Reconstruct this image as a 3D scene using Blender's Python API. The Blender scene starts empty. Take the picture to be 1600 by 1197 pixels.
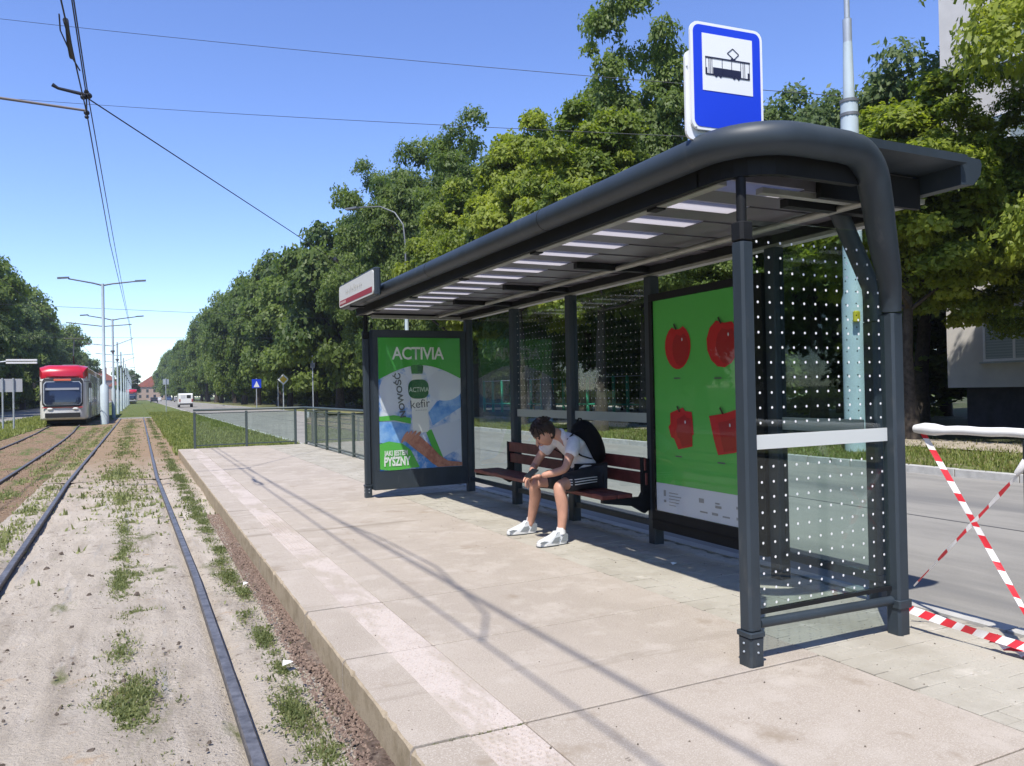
import bpy, bmesh, math, random
import numpy as np
from mathutils import Vector, Matrix

random.seed(7)
R = math.radians
PI = math.pi
scene = bpy.context.scene
C = scene.collection

HAZE = 0.0004
# ------------------------------------------------------------------ camera
H_EYE = 1.50
cam_d = bpy.data.cameras.new('camera')
cam = bpy.data.objects.new('camera', cam_d)
C.objects.link(cam)
yaw, pitch, roll = R(25.8143), R(0.5092), R(1.15)
fwd = Vector((math.sin(yaw) * math.cos(pitch), math.cos(yaw) * math.cos(pitch), math.sin(pitch)))
rt = Vector((math.cos(yaw), -math.sin(yaw), 0))
up = rt.cross(fwd)
rr = rt * math.cos(roll) - up * math.sin(roll)
uu = up * math.cos(roll) + rt * math.sin(roll)
M = Matrix((rr, uu, -fwd)).transposed().to_4x4()
M.translation = Vector((0, 0, H_EYE))
cam.matrix_world = M
cam_d.sensor_width = 36
cam_d.lens = 1210 / 1600 * 36
cam_d.clip_start = 0.05
cam_d.clip_end = 3000
scene.camera = cam

# ------------------------------------------------------------------ sky, sun, exposure
SUN = Vector((0.42, 0.42, -1.0)).normalized()       # the way the light travels
elev = math.asin(-SUN.z)
to_sun = -SUN
az = math.atan2(to_sun.x, to_sun.y)
world = bpy.data.worlds.new('World')
scene.world = world
world.use_nodes = True
nt = world.node_tree
bg = nt.nodes['Background']
sky = nt.nodes.new('ShaderNodeTexSky')
sky.sky_type = 'NISHITA'
sky.sun_disc = False
sky.sun_elevation = elev
sky.sun_rotation = az
sky.air_density = 0.9
sky.dust_density = 0.05
sky.ozone_density = 4.5
sat = nt.nodes.new('ShaderNodeHueSaturation')
sat.inputs['Saturation'].default_value = 1.08
sat.inputs['Hue'].default_value = 0.514
nt.links.new(sky.outputs[0], sat.inputs['Color'])
nt.links.new(sat.outputs[0], bg.inputs[0])
bg.inputs[1].default_value = 0.15
sun_d = bpy.data.lights.new('sun', 'SUN')
sun_d.energy = 3.65
sun_d.angle = R(0.53)
sun_d.color = (1.0, 0.955, 0.88)
sun = bpy.data.objects.new('sun', sun_d)
C.objects.link(sun)
sun.rotation_euler = SUN.to_track_quat('-Z', 'Y').to_euler()
scene.view_settings.view_transform = 'Standard'
scene.view_settings.look = 'None'
scene.view_settings.gamma = 1
scene.view_settings.use_curve_mapping = False
scene.view_settings.exposure = 0.76
scene.cycles.max_bounces = 8
scene.cycles.transparent_max_bounces = 16
scene.cycles.caustics_reflective = False
scene.cycles.caustics_refractive = False

# ------------------------------------------------------------------ materials
MATS = {}


def mat(name, col, rough=0.6, metal=0.0, var=0.0, scale=8.0, bump=0.0, bscale=None, col2=None, lo=0.35, hi=0.65, spec=0.5, detail=4.0, coat=0.0):
    if name in MATS:
        return MATS[name]
    m = bpy.data.materials.new(name)
    m.use_nodes = True
    n, l = m.node_tree.nodes, m.node_tree.links
    b = n['Principled BSDF']
    b.inputs['Base Color'].default_value = (*col, 1)
    b.inputs['Roughness'].default_value = rough
    b.inputs['Metallic'].default_value = metal
    b.inputs['Specular IOR Level'].default_value = spec
    b.inputs['Coat Weight'].default_value = coat
    if var or col2 or bump:
        g = n.new('ShaderNodeNewGeometry')
        t = n.new('ShaderNodeTexNoise')
        t.inputs['Scale'].default_value = scale
        t.inputs['Detail'].default_value = detail
        t.inputs['Roughness'].default_value = 0.6
        l.new(g.outputs['Position'], t.inputs['Vector'])
        if var or col2:
            cr = n.new('ShaderNodeValToRGB')
            e = cr.color_ramp.elements
            e[0].position, e[1].position = lo, hi
            if col2 is None:
                e[0].color = (*[c * (1 - var) for c in col], 1)
                e[1].color = (*[min(1, c * (1 + var)) for c in col], 1)
            else:
                e[0].color = (*col, 1)
                e[1].color = (*col2, 1)
            l.new(t.outputs['Fac'], cr.inputs['Fac'])
            l.new(cr.outputs['Color'], b.inputs['Base Color'])
        if bump:
            t2 = n.new('ShaderNodeTexNoise')
            t2.inputs['Scale'].default_value = bscale or scale * 6
            t2.inputs['Detail'].default_value = 5
            l.new(g.outputs['Position'], t2.inputs['Vector'])
            bp = n.new('ShaderNodeBump')
            bp.inputs['Strength'].default_value = min(1, bump)
            bp.inputs['Distance'].default_value = 0.01
            l.new(t2.outputs['Fac'], bp.inputs['Height'])
            l.new(bp.outputs['Normal'], b.inputs['Normal'])
    MATS[name] = m
    return m


def layered(name, layers, rough=0.95, bump=0.6, bscale=60, bdist=0.01, spec=0.2):
    """layers: list of (colour, scale, low, high, stretch); each is laid over the ones before by a noise mask"""
    m = bpy.data.materials.new(name)
    m.use_nodes = True
    n, l = m.node_tree.nodes, m.node_tree.links
    b = n['Principled BSDF']
    b.inputs['Roughness'].default_value = rough
    b.inputs['Specular IOR Level'].default_value = spec
    g = n.new('ShaderNodeNewGeometry')
    prev = None
    for i, (col, sc, lo, hi, st) in enumerate(layers):
        if prev is None:
            rgb = n.new('ShaderNodeRGB')
            rgb.outputs[0].default_value = (*col, 1)
            prev = rgb.outputs[0]
            continue
        mp = n.new('ShaderNodeMapping')
        mp.inputs['Scale'].default_value = st
        mp.inputs['Location'].default_value = (i * 3.7, i * 1.9, 0)
        l.new(g.outputs['Position'], mp.inputs['Vector'])
        t = n.new('ShaderNodeTexNoise')
        t.inputs['Scale'].default_value = sc
        t.inputs['Detail'].default_value = 6
        t.inputs['Roughness'].default_value = 0.65
        l.new(mp.outputs[0], t.inputs['Vector'])
        mr = n.new('ShaderNodeMapRange')
        mr.inputs['From Min'].default_value = lo
        mr.inputs['From Max'].default_value = hi
        src = t.outputs['Fac']
        if sc < 0:        # along-the-track mask: metres of y, broken up by noise
            t.inputs['Scale'].default_value = -sc
            sx = n.new('ShaderNodeSeparateXYZ')
            l.new(g.outputs['Position'], sx.inputs[0])
            mm = n.new('ShaderNodeMath')
            mm.operation = 'MULTIPLY_ADD'
            mm.inputs[1].default_value = 14
            l.new(t.outputs['Fac'], mm.inputs[0])
            l.new(sx.outputs['Y'], mm.inputs[2])
            src = mm.outputs[0]
        l.new(src, mr.inputs['Value'])
        mx = n.new('ShaderNodeMix')
        mx.data_type = 'RGBA'
        l.new(mr.outputs[0], mx.inputs['Factor'])
        l.new(prev, mx.inputs['A'])
        mx.inputs['B'].default_value = (*col, 1)
        prev = mx.outputs['Result']
    l.new(prev, b.inputs['Base Color'])
    t2 = n.new('ShaderNodeTexNoise')
    t2.inputs['Scale'].default_value = bscale
    t2.inputs['Detail'].default_value = 6
    t2.inputs['Roughness'].default_value = 0.7
    l.new(g.outputs['Position'], t2.inputs['Vector'])
    bp = n.new('ShaderNodeBump')
    bp.inputs['Strength'].default_value = bump
    bp.inputs['Distance'].default_value = bdist
    l.new(t2.outputs['Fac'], bp.inputs['Height'])
    l.new(bp.outputs['Normal'], b.inputs['Normal'])
    MATS[name] = m
    return m


def glass(name, tint=(0.86, 0.92, 0.91), refl=1.0):
    m = bpy.data.materials.new(name)
    m.use_nodes = True
    n, l = m.node_tree.nodes, m.node_tree.links
    n.remove(n['Principled BSDF'])
    out = n['Material Output']
    tr = n.new('ShaderNodeBsdfTransparent')
    tr.inputs[0].default_value = (*tint, 1)
    gl = n.new('ShaderNodeBsdfGlossy')
    gl.inputs['Roughness'].default_value = 0.02
    fr = n.new('ShaderNodeLayerWeight')
    fr.inputs[0].default_value = 0.5
    pw = n.new('ShaderNodeMath')
    pw.operation = 'POWER'
    pw.inputs[1].default_value = 4.5
    l.new(fr.outputs['Facing'], pw.inputs[0])
    ma = n.new('ShaderNodeMath')
    ma.operation = 'MULTIPLY_ADD'
    ma.inputs[1].default_value = 0.9
    ma.inputs[2].default_value = 0.04
    l.new(pw.outputs[0], ma.inputs[0])
    mu = n.new('ShaderNodeMath')
    mu.operation = 'MULTIPLY'
    mu.inputs[1].default_value = refl
    mx = n.new('ShaderNodeMixShader')
    l.new(ma.outputs[0], mu.inputs[0])
    l.new(mu.outputs[0], mx.inputs[0])
    l.new(tr.outputs[0], mx.inputs[1])
    l.new(gl.outputs[0], mx.inputs[2])
    l.new(mx.outputs[0], out.inputs[0])
    MATS[name] = m
    return m


def leafmat(name, dark, light, trans=0.35):
    m = bpy.data.materials.new(name)
    m.use_nodes = True
    n, l = m.node_tree.nodes, m.node_tree.links
    b = n['Principled BSDF']
    out = n['Material Output']
    at = n.new('ShaderNodeAttribute')
    at.attribute_name = 'tint'
    oi = n.new('ShaderNodeObjectInfo')
    ad = n.new('ShaderNodeMath')
    ad.operation = 'MULTIPLY_ADD'
    ad.inputs[1].default_value = 0.35
    l.new(oi.outputs['Random'], ad.inputs[0])
    sc = n.new('ShaderNodeMath')
    sc.operation = 'MULTIPLY'
    sc.inputs[1].default_value = 0.75
    l.new(at.outputs['Fac'], sc.inputs[0])
    l.new(sc.outputs[0], ad.inputs[2])
    cr = n.new('ShaderNodeValToRGB')
    e = cr.color_ramp.elements
    e[0].color = (*dark, 1)
    e[1].color = (*light, 1)
    e[0].position, e[1].position = 0.1, 0.95
    l.new(ad.outputs[0], cr.inputs[0])
    l.new(cr.outputs[0], b.inputs['Base Color'])
    b.inputs['Roughness'].default_value = 0.5
    b.inputs['Specular IOR Level'].default_value = 0.35
    tl = n.new('ShaderNodeBsdfTranslucent')
    hs = n.new('ShaderNodeHueSaturation')
    hs.inputs['Value'].default_value = 1.6
    hs.inputs['Saturation'].default_value = 1.1
    l.new(cr.outputs[0], hs.inputs['Color'])
    l.new(hs.outputs[0], tl.inputs[0])
    mx = n.new('ShaderNodeMixShader')
    mx.inputs[0].default_value = trans
    l.new(b.outputs[0], mx.inputs[1])
    l.new(tl.outputs[0], mx.inputs[2])
    l.new(mx.outputs[0], out.inputs[0])
    MATS[name] = m
    return m


def translucent(name, col, k=0.6):
    m = bpy.data.materials.new(name)
    m.use_nodes = True
    n, l = m.node_tree.nodes, m.node_tree.links
    b = n['Principled BSDF']
    b.inputs['Base Color'].default_value = (*col, 1)
    b.inputs['Roughness'].default_value = 0.5
    tl = n.new('ShaderNodeBsdfTranslucent')
    tl.inputs[0].default_value = (*col, 1)
    mx = n.new('ShaderNodeMixShader')
    mx.inputs[0].default_value = k
    l.new(b.outputs[0], mx.inputs[1])
    l.new(tl.outputs[0], mx.inputs[2])
    l.new(mx.outputs[0], n['Material Output'].inputs[0])
    MATS[name] = m
    return m


STEEL = layered('anthracite_paint', [((0.031, 0.043, 0.056), 0, 0, 0, (1, 1, 1)), ((0.024, 0.034, 0.044), 2.5, .45, .6, (1, 1, .35)), ((0.055, 0.063, 0.070), 7, .60, .72, (1, 1, .3)), ((0.085, 0.088, 0.088), 60, .70, .76, (1, 1, 1))], 0.50, 0.06, 120, 0.003, spec=0.45)
STEEL_D = mat('black_paint', (0.011, 0.012, 0.014), 0.62, var=0.15, scale=6, spec=0.25)
ALU = mat('raw_aluminium', (0.36, 0.36, 0.34), 0.45, 0.35, var=0.12, scale=9)
SOFFIT = mat('soffit_panel', (0.13, 0.125, 0.15), 0.42, var=0.1, scale=4)
STRIP = translucent('opal_roof_strip', (0.68, 0.67, 0.70), 0.85)
GLASS = glass('clear_glass')
GLASS_G = glass('greenish_glass', (0.84, 0.90, 0.88), 1.3)
GLASS_P = glass('poster_glass', (0.98, 0.99, 0.98), 0.4)
DOT = mat('white_print', (0.82, 0.82, 0.80), 0.5)
FROST = translucent('white_film', (0.80, 0.82, 0.80), 0.35)
FROST_G = translucent('grey_green_film', (0.50, 0.56, 0.54), 0.4)
WOOD = mat('red_brown_bench_board', (0.135, 0.032, 0.028), 0.5, var=0.25, scale=14, bump=0.25, bscale=90)
WHITE = mat('white_paint', (0.78, 0.78, 0.77), 0.4, var=0.04, scale=7)
OFFWHITE = mat('dusty_white_paint', (0.66, 0.68, 0.68), 0.5, var=0.08, scale=4)
RED = mat('red_paint', (0.50, 0.012, 0.03), 0.3, coat=0.4)
BLACK = mat('black_rubber', (0.015, 0.015, 0.016), 0.6)
GLASSDARK = mat('dark_window', (0.012, 0.016, 0.022), 0.06, spec=0.8)
GALV = mat('galvanised_steel', (0.42, 0.46, 0.50), 0.5, 0.3, var=0.12, scale=3)
GALV_D = mat('grey_steel', (0.16, 0.17, 0.18), 0.5, 0.2, var=0.1, scale=4)
FENCE_G = mat('grey_green_fence_paint', (0.055, 0.075, 0.072), 0.45)
ASPHALT = layered('asphalt', [((0.275, 0.262, 0.235), 0, 0, 0, (1, 1, 1)), ((0.225, 0.215, 0.195), 1.6, .45, .6, (1, .25, 1)), ((0.34, 0.325, 0.295), 90, .55, .7, (1, 1, 1)), ((0.185, 0.18, 0.17), 0.35, .58, .66, (1, .12, 1))], 0.9, 0.5, 160, 0.004)
SAND = layered('sandy_track_bed', [((0.49, 0.430, 0.355), 0, 0, 0, (1, 1, 1)), ((0.37, 0.32, 0.26), 1.9, .48, .64, (1.9, .35, 1)), ((0.54, 0.48, 0.405), 4, .50, .66, (2.2, .35, 1)), ((0.36, 0.345, 0.325), 2.3, .60, .70, (3.2, .22, 1)), ((0.235, 0.19, 0.15), 7, .62, .70, (1, .8, 1)), ((0.46, 0.32, 0.19), 2.6, .63, .74, (1, 1, 1)), ((0.24, 0.20, 0.16), 34, .62, .70, (1, 1, 1)), ((0.30, 0.215, 0.14), -1.3, 19, 29, (1.5, 1, 1)), ((0.16, 0.17, 0.075), 1.5, .62, .70, (1.6, .6, 1))], 0.97, 1.0, 45, 0.025)
GRAVEL = layered('brown_gravel_bed', [((0.31, 0.215, 0.135), 0, 0, 0, (1, 1, 1)), ((0.20, 0.13, 0.085), 14, .42, .6, (1, 1, 1)), ((0.45, 0.36, 0.27), 38, .52, .66, (1, 1, 1)), ((0.12, 0.16, 0.05), 1.4, .5, .62, (1, .3, 1))], 0.97, 1.0, 70, 0.03)
MULCH = layered('brown_bark_litter', [((0.15, 0.11, 0.085), 0, 0, 0, (1, 1, 1)), ((0.30, 0.24, 0.19), 9, .48, .62, (1, .5, 1)), ((0.23, 0.17, 0.14), 40, .5, .62, (1, 1, 1)), ((0.055, 0.035, 0.03), 22, .55, .65, (1, 1, 1))], 0.97, 1.0, 60, 0.03)
TURF = layered('turf_soil', [((0.10, 0.135, 0.035), 0, 0, 0, (1, 1, 1)), ((0.17, 0.19, 0.06), 2.5, .45, .62, (1, 1, 1)), ((0.24, 0.20, 0.11), 0.6, .55, .68, (1, 1, 1)), ((0.05, 0.085, 0.02), 12, .52, .66, (1, 1, 1))], 0.95, 1.0, 30, 0.04)
DRY = layered('dry_verge_soil', [((0.23, 0.205, 0.115), 0, 0, 0, (1, 1, 1)), ((0.13, 0.165, 0.045), 1.2, .42, .58, (1, 1, 1)), ((0.38, 0.32, 0.22), 3, .58, .7, (1, 1, 1))], 0.95, 1.0, 30, 0.04)
FOREST = layered('woodland_floor', [((0.075, 0.07, 0.04), 0, 0, 0, (1, 1, 1)), ((0.05, 0.075, 0.022), 1.1, .4, .6, (1, 1, 1)), ((0.17, 0.14, 0.10), 0.5, .56, .66, (1, 1, 1))], 0.95, 1.0, 20, 0.05)
SLAB = layered('platform_concrete', [((0.405, 0.350, 0.290), 0, 0, 0, (1, 1, 1)), ((0.355, 0.305, 0.25), 0.9, .42, .60, (1, 1, 1)), ((0.455, 0.400, 0.340), 4.0, .50, .66, (1, 1, 1)), ((0.50, 0.445, 0.38), 150, .50, .62, (1, 1, 1)), ((0.235, 0.20, 0.17), 190, .58, .66, (1, 1, 1)), ((0.30, 0.245, 0.185), 2.3, .60, .72, (1, 1, 1)), ((0.20, 0.17, 0.14), 11, .70, .74, (1, 1, 1)), ((0.27, 0.23, 0.18), 1.1, .60, .72, (.3, 2.2, 1)), ((0.52, 0.465, 0.40), 1.7, .62, .78, (1, 1, 1))], 0.85, 0.6, 190, 0.004)
KERBFACE = layered('platform_edge_concrete', [((0.40, 0.33, 0.24), 0, 0, 0, (1, 1, 1)), ((0.29, 0.235, 0.16), 9, .45, .65, (1, 1, 1)), ((0.20, 0.17, 0.13), 120, .56, .68, (1, 1, 1))], 0.9, 0.6, 150, 0.004)
PAVER = layered('grey_yellow_paver', [((0.43, 0.40, 0.335), 0, 0, 0, (1, 1, 1)), ((0.36, 0.33, 0.27), 2.4, .42, .6, (1, 1, 1)), ((0.28, 0.26, 0.22), 150, .56, .68, (1, 1, 1)), ((0.53, 0.49, 0.42), 5, .60, .72, (1, 1, 1))], 0.88, 0.5, 200, 0.003)
TACTILE = layered('pale_tactile_strip', [((0.52, 0.455, 0.405), 0, 0, 0, (1, 1, 1)), ((0.42, 0.36, 0.31), 2.5, .46, .62, (1, 1, 1)), ((0.36, 0.30, 0.26), 120, .54, .64, (1, 1, 1)), ((0.30, 0.25, 0.20), 5, .62, .72, (1, 1, 1)), ((0.41, 0.355, 0.295), 1.7, .50, .60, (2.5, .8, 1))], 0.85, 0.4, 160, 0.003)
WEED = leafmat('weed_leaf', (0.085, 0.115, 0.035), (0.30, 0.32, 0.13), 0.4)
JOINT = mat('joint_sand', (0.17, 0.145, 0.11), 0.95, var=0.3, scale=30)
RAILTOP = mat('worn_rail_steel', (0.125, 0.125, 0.135), 0.5, 0.2, var=0.35, scale=16)
RAILSIDE = mat('rail_side', (0.10, 0.092, 0.09), 0.75, 0.1, var=0.35, scale=30, bump=0.3)
CONC = mat('pale_concrete', (0.42, 0.41, 0.38), 0.9, var=0.15, scale=5, bump=0.3)
BARK = mat('bark', (0.060, 0.047, 0.036), 0.95, var=0.4, scale=9, bump=0.8, bscale=25)
SKIN = mat('skin', (0.50, 0.265, 0.185), 0.5, var=0.08, scale=18)
SHIRT = mat('white_cotton', (0.66, 0.66, 0.70), 0.85, var=0.05, scale=20, bump=1.0, bscale=16)
SHORTS = mat('black_sports_cloth', (0.012, 0.013, 0.02), 0.7)
HAIR = mat('dark_hair', (0.028, 0.014, 0.010), 0.55, var=0.3, scale=60, bump=0.8, bscale=140)
BAG = mat('black_nylon', (0.006, 0.006, 0.007), 0.8, bump=0.5, bscale=26, spec=0.2)
SHOE = mat('white_mesh_shoe', (0.62, 0.64, 0.65), 0.7, var=0.05, scale=40)
SHOEG = mat('grey_shoe_suede', (0.22, 0.24, 0.25), 0.8)
SOLE = mat('white_rubber_sole', (0.72, 0.72, 0.70), 0.5)
LEAF_D = leafmat('leaf_green', (0.056, 0.100, 0.020), (0.195, 0.255, 0.060), 0.48)
LEAF_Y = leafmat('leaf_yellow_green', (0.105, 0.160, 0.022), (0.37, 0.415, 0.065), 0.50)
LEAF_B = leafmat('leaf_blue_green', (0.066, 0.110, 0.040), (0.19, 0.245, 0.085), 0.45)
GRASSM = leafmat('grass_blade', (0.085, 0.135, 0.026), (0.31, 0.33, 0.10), 0.45)
GRASSDRY = leafmat('dry_grass_blade', (0.10, 0.12, 0.03), (0.34, 0.29, 0.13), 0.4)

# ------------------------------------------------------------------ mesh helpers


class MB:
    def __init__(s):
        s.v, s.f, s.m = [], [], []
        s.mats = []

    def mi(s, m):
        if m not in s.mats:
            s.mats.append(m)
        return s.mats.index(m)

    def add(s, vs, fs, m=None):
        o = len(s.v)
        s.v += [tuple(p) for p in vs]
        k = s.mi(m) if m else 0
        for f in fs:
            s.f.append(tuple(i + o for i in f))
            s.m.append(k)

    def box(s, x0, x1, y0, y1, z0, z1, m=None):
        vs = [(x, y, z) for z in (z0, z1) for y in (y0, y1) for x in (x0, x1)]
        s.add(vs, [(0, 2, 3, 1), (4, 5, 7, 6), (0, 1, 5, 4), (2, 6, 7, 3), (0, 4, 6, 2), (1, 3, 7, 5)], m)
        return s

    def obox(s, c, ax, ay, az, m=None):
        """box by centre and three half-axis vectors"""
        c, ax, ay, az = Vector(c), Vector(ax), Vector(ay), Vector(az)
        vs = [c + ax * i + ay * j + az * k for k in (-1, 1) for j in (-1, 1) for i in (-1, 1)]
        s.add(vs, [(0, 2, 3, 1), (4, 5, 7, 6), (0, 1, 5, 4), (2, 6, 7, 3), (0, 4, 6, 2), (1, 3, 7, 5)], m)
        return s

    def bbox(s, x0, x1, y0, y1, z0, z1, b, m=None):
        """box with its four vertical edges and its rims chamfered"""
        def ring(z, i):
            return [(x0 + b + i, y0 + i, z), (x1 - b - i, y0 + i, z), (x1 - i, y0 + b + i, z), (x1 - i, y1 - b - i, z), (x1 - b - i, y1 - i, z), (x0 + b + i, y1 - i, z), (x0 + i, y1 - b - i, z), (x0 + i, y0 + b + i, z)]
        c = b * .5
        vs = ring(z0, c) + ring(z0 + c, 0) + ring(z1 - c, 0) + ring(z1, c)
        fs = [tuple(range(7, -1, -1)), tuple(range(24, 32))]
        for k in range(3):
            for i in range(8):
                j = (i + 1) % 8
                fs.append((k * 8 + i, k * 8 + j, k * 8 + 8 + j, k * 8 + 8 + i))
        s.add(vs, fs, m)
        return s

    def tube(s, pts, r, n=10, m=None, cap=True, flat=1.0):
        pts = [Vector(p) for p in pts]
        rs = r if isinstance(r, (list, tuple)) else [r] * len(pts)
        up0 = Vector((0, 0, 1))
        vs, prevx = [], None
        for i, p in enumerate(pts):
            d = (pts[min(i + 1, len(pts) - 1)] - pts[max(i - 1, 0)]).normalized()
            if prevx is None:
                a = up0 if abs(d.z) < .9 else Vector((1, 0, 0))
                x = d.cross(a).normalized()
            else:
                x = (prevx - d * prevx.dot(d)).normalized()
            prevx = x
            y = d.cross(x)
            for k in range(n):
                t = 2 * PI * k / n
                vs.append(p + (x * math.cos(t) + y * math.sin(t) * flat) * rs[i])
        fs = []
        for i in range(len(pts) - 1):
            for k in range(n):
                j = (k + 1) % n
                fs.append((i * n + k, i * n + j, i * n + n + j, i * n + n + k))
        if cap:
            fs.append(tuple(range(n - 1, -1, -1)))
            fs.append(tuple(range((len(pts) - 1) * n, len(pts) * n)))
        s.add(vs, fs, m)
        return s

    def prism(s, poly, axis, a, b, m=None):
        """2D polygon extruded along axis 'x','y','z' from a to b"""
        def P(u, v, w):
            return {'x': (w, u, v), 'y': (u, w, v), 'z': (u, v, w)}[axis]
        n = len(poly)
        vs = [P(u, v, a) for u, v in poly] + [P(u, v, b) for u, v in poly]
        fs = [tuple(range(n - 1, -1, -1)), tuple(range(n, 2 * n))]
        for i in range(n):
            j = (i + 1) % n
            fs.append((i, j, n + j, n + i))
        s.add(vs, fs, m)
        return s

    def sphere(s, c, r, sc=(1, 1, 1), n=12, k=8, m=None):
        vs, fs = [], []
        for i in range(k + 1):
            a = PI * i / k
            for j in range(n):
                t = 2 * PI * j / n
                vs.append((c[0] + r * sc[0] * math.sin(a) * math.cos(t), c[1] + r * sc[1] * math.sin(a) * math.sin(t), c[2] + r * sc[2] * math.cos(a)))
        for i in range(k):
            for j in range(n):
                q = (j + 1) % n
                fs.append((i * n + j, (i + 1) * n + j, (i + 1) * n + q, i * n + q))
        s.add(vs, fs, m)
        return s

    def build(s, name, m=None, parent=None, smooth=None, label=None, cat=None, group=None, kind=None, loc=None):
        me = bpy.data.meshes.new(name)
        me.from_pydata(s.v, [], s.f)
        if s.mats:
            for q in s.mats:
                me.materials.append(q)
            me.polygons.foreach_set('material_index', s.m)
        if m:
            me.materials.clear()
            me.materials.append(m)
        fix(me)
        if smooth is not None:
            me.polygons.foreach_set('use_smooth', [True] * len(me.polygons))
            me.set_sharp_from_angle(angle=R(smooth))
        return put(name, me, parent, label, cat, group, kind, loc)


def fix(me):
    bm = bmesh.new()
    bm.from_mesh(me)
    bmesh.ops.recalc_face_normals(bm, faces=bm.faces)
    bm.to_mesh(me)
    bm.free()
    me.update()


def put(name, me, parent=None, label=None, cat=None, group=None, kind=None, loc=None):
    o = bpy.data.objects.new(name, me)
    C.objects.link(o)
    if parent:
        o.parent = parent
    if loc:
        o.location = loc
    tag(o, label, cat, group, kind)
    return o


def tag(o, label=None, cat=None, group=None, kind=None):
    for k, v in (('label', label), ('category', cat), ('group', group), ('kind', kind)):
        if v:
            o[k] = v


def thing(name, label, cat, loc=(0, 0, 0), rz=0, group=None):
    o = bpy.data.objects.new(name, None)
    o.empty_display_size = 0.2
    C.objects.link(o)
    o.location = loc
    o.rotation_euler = (0, 0, rz)
    tag(o, label, cat, group)
    return o


def kids(o):
    return [c for c in C.objects if c.parent == o]


def copy_tree(o, loc, label=None, rz=None, scale=None, tree=None):
    def cp(a, par):
        c = a.copy()
        C.objects.link(c)
        if par:
            c.parent = par
        for ch in tree[a]:
            cp(ch, c)
        return c
    if tree is None:
        tree = {}

        def walk(a):
            tree[a] = kids(a)
            for ch in tree[a]:
                walk(ch)
        walk(o)
    c = cp(o, None)
    c.location = loc
    if rz is not None:
        c.rotation_euler = (0, 0, rz)
    if scale:
        c.scale = scale
    if label:
        c['label'] = label
    return c


def grid(name, x0, x1, y0, y1, z, m, step=None, zf=None, **k):
    if step is None:
        mb = MB()
        mb.add([(x0, y0, z), (x1, y0, z), (x1, y1, z), (x0, y1, z)], [(0, 1, 2, 3)])
        return mb.build(name, m, **k)
    nx, ny = max(1, int((x1 - x0) / step)), max(1, int((y1 - y0) / step))
    xs, ys = np.linspace(x0, x1, nx + 1), np.linspace(y0, y1, ny + 1)
    X, Y = np.meshgrid(xs, ys)
    Z = z + zf(X, Y)
    co = np.stack([X, Y, Z], -1).reshape(-1, 3)
    idx = np.arange((nx + 1) * (ny + 1)).reshape(ny + 1, nx + 1)
    fa = np.stack([idx[:-1, :-1], idx[:-1, 1:], idx[1:, 1:], idx[1:, :-1]], -1).reshape(-1, 4)
    me = np_mesh(name, co, fa)
    me.materials.append(m)
    me.polygons.foreach_set('use_smooth', [True] * len(me.polygons))
    return put(name, me, **k)


def np_mesh(name, co, fa, tint=None):
    me = bpy.data.meshes.new(name)
    nf, w = fa.shape
    me.vertices.add(len(co))
    me.vertices.foreach_set('co', co.astype(np.float32).ravel())
    me.loops.add(nf * w)
    me.loops.foreach_set('vertex_index', fa.astype(np.int32).ravel())
    me.polygons.add(nf)
    me.polygons.foreach_set('loop_start', np.arange(0, nf * w, w, dtype=np.int32))
    me.polygons.foreach_set('loop_total', np.full(nf, w, dtype=np.int32))
    if tint is not None:
        a = me.attributes.new('tint', 'FLOAT', 'POINT')
        a.data.foreach_set('value', tint.astype(np.float32))
    me.update(calc_edges=True)
    me.validate()
    return me


_rng = np.random.default_rng(11)
_tab = _rng.random((64, 64))


def vnoise(X, Y, s):
    x, y = X * s, Y * s
    xi, yi = np.floor(x).astype(int), np.floor(y).astype(int)
    fx, fy = x - xi, y - yi
    fx, fy = fx * fx * (3 - 2 * fx), fy * fy * (3 - 2 * fy)
    g = lambda a, b: _tab[a % 64, b % 64]
    return (g(xi, yi) * (1 - fx) + g(xi + 1, yi) * fx) * (1 - fy) + (g(xi, yi + 1) * (1 - fx) + g(xi + 1, yi + 1) * fx) * fy


# ------------------------------------------------------------------ ground and setting
PZ = 0.16     # platform top


def struct(o):
    o['kind'] = 'structure'
    return o


struct(grid('ground', -400, 400, -60, 1400, -0.10, TURF))


def lumps(X, Y):
    return (vnoise(X, Y, 1.3) - .5) * .035 + (vnoise(X + 9, Y, 5) - .5) * .02 + (vnoise(X, Y + 5, 16) - .5) * .012 + (vnoise(X + 3, Y + 5, 41) - .5) * .006


def bed(X, Y):
    cx = np.interp(Y, [3, 7, 16, 52], [-.30, -.31, -.42, -.37])
    d = np.minimum(np.abs(X - cx - .73), np.abs(X - cx + .73))
    return lumps(X, Y) - .012 - .03 * np.exp(-(d / .07) ** 2) + .022 * np.exp(-((X - cx) / .25) ** 2)


struct(grid('track_bed', -1.55, 0.93, -2, 16, -0.02, SAND, 0.035, bed))
struct(grid('track_bed', -1.55, 0.93, 16, 62, -0.03, SAND, 0.10, lambda X, Y: lumps(X, Y) + .006))
struct(grid('track_bed', -4.7, -1.55, -2, 62, -0.045, GRAVEL, 0.10, lambda X, Y: lumps(X, Y)))
struct(grid('gravel_strip', 0.74, 0.915, -2, 11.0, 0.0, MULCH, 0.02, lambda X, Y: lumps(X, Y) - .012 + (vnoise(X, Y, 60) - .5) * .02 - .05 * np.clip((.86 - X + .10 * (vnoise(X * .3, Y, 3.1) - .5)) / .10, -.3, 1) - .05 * np.clip((Y - 8) / 3, 0, 1)))
struct(grid('path', -1.6, 4.2, 62, 66, -0.02, ASPHALT))
struct(grid('grass_verge', 0.93, 4.25, 21.5, 180, 0.0, TURF, 0.35, lambda X, Y: lumps(X, Y) * 1.5))
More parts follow.
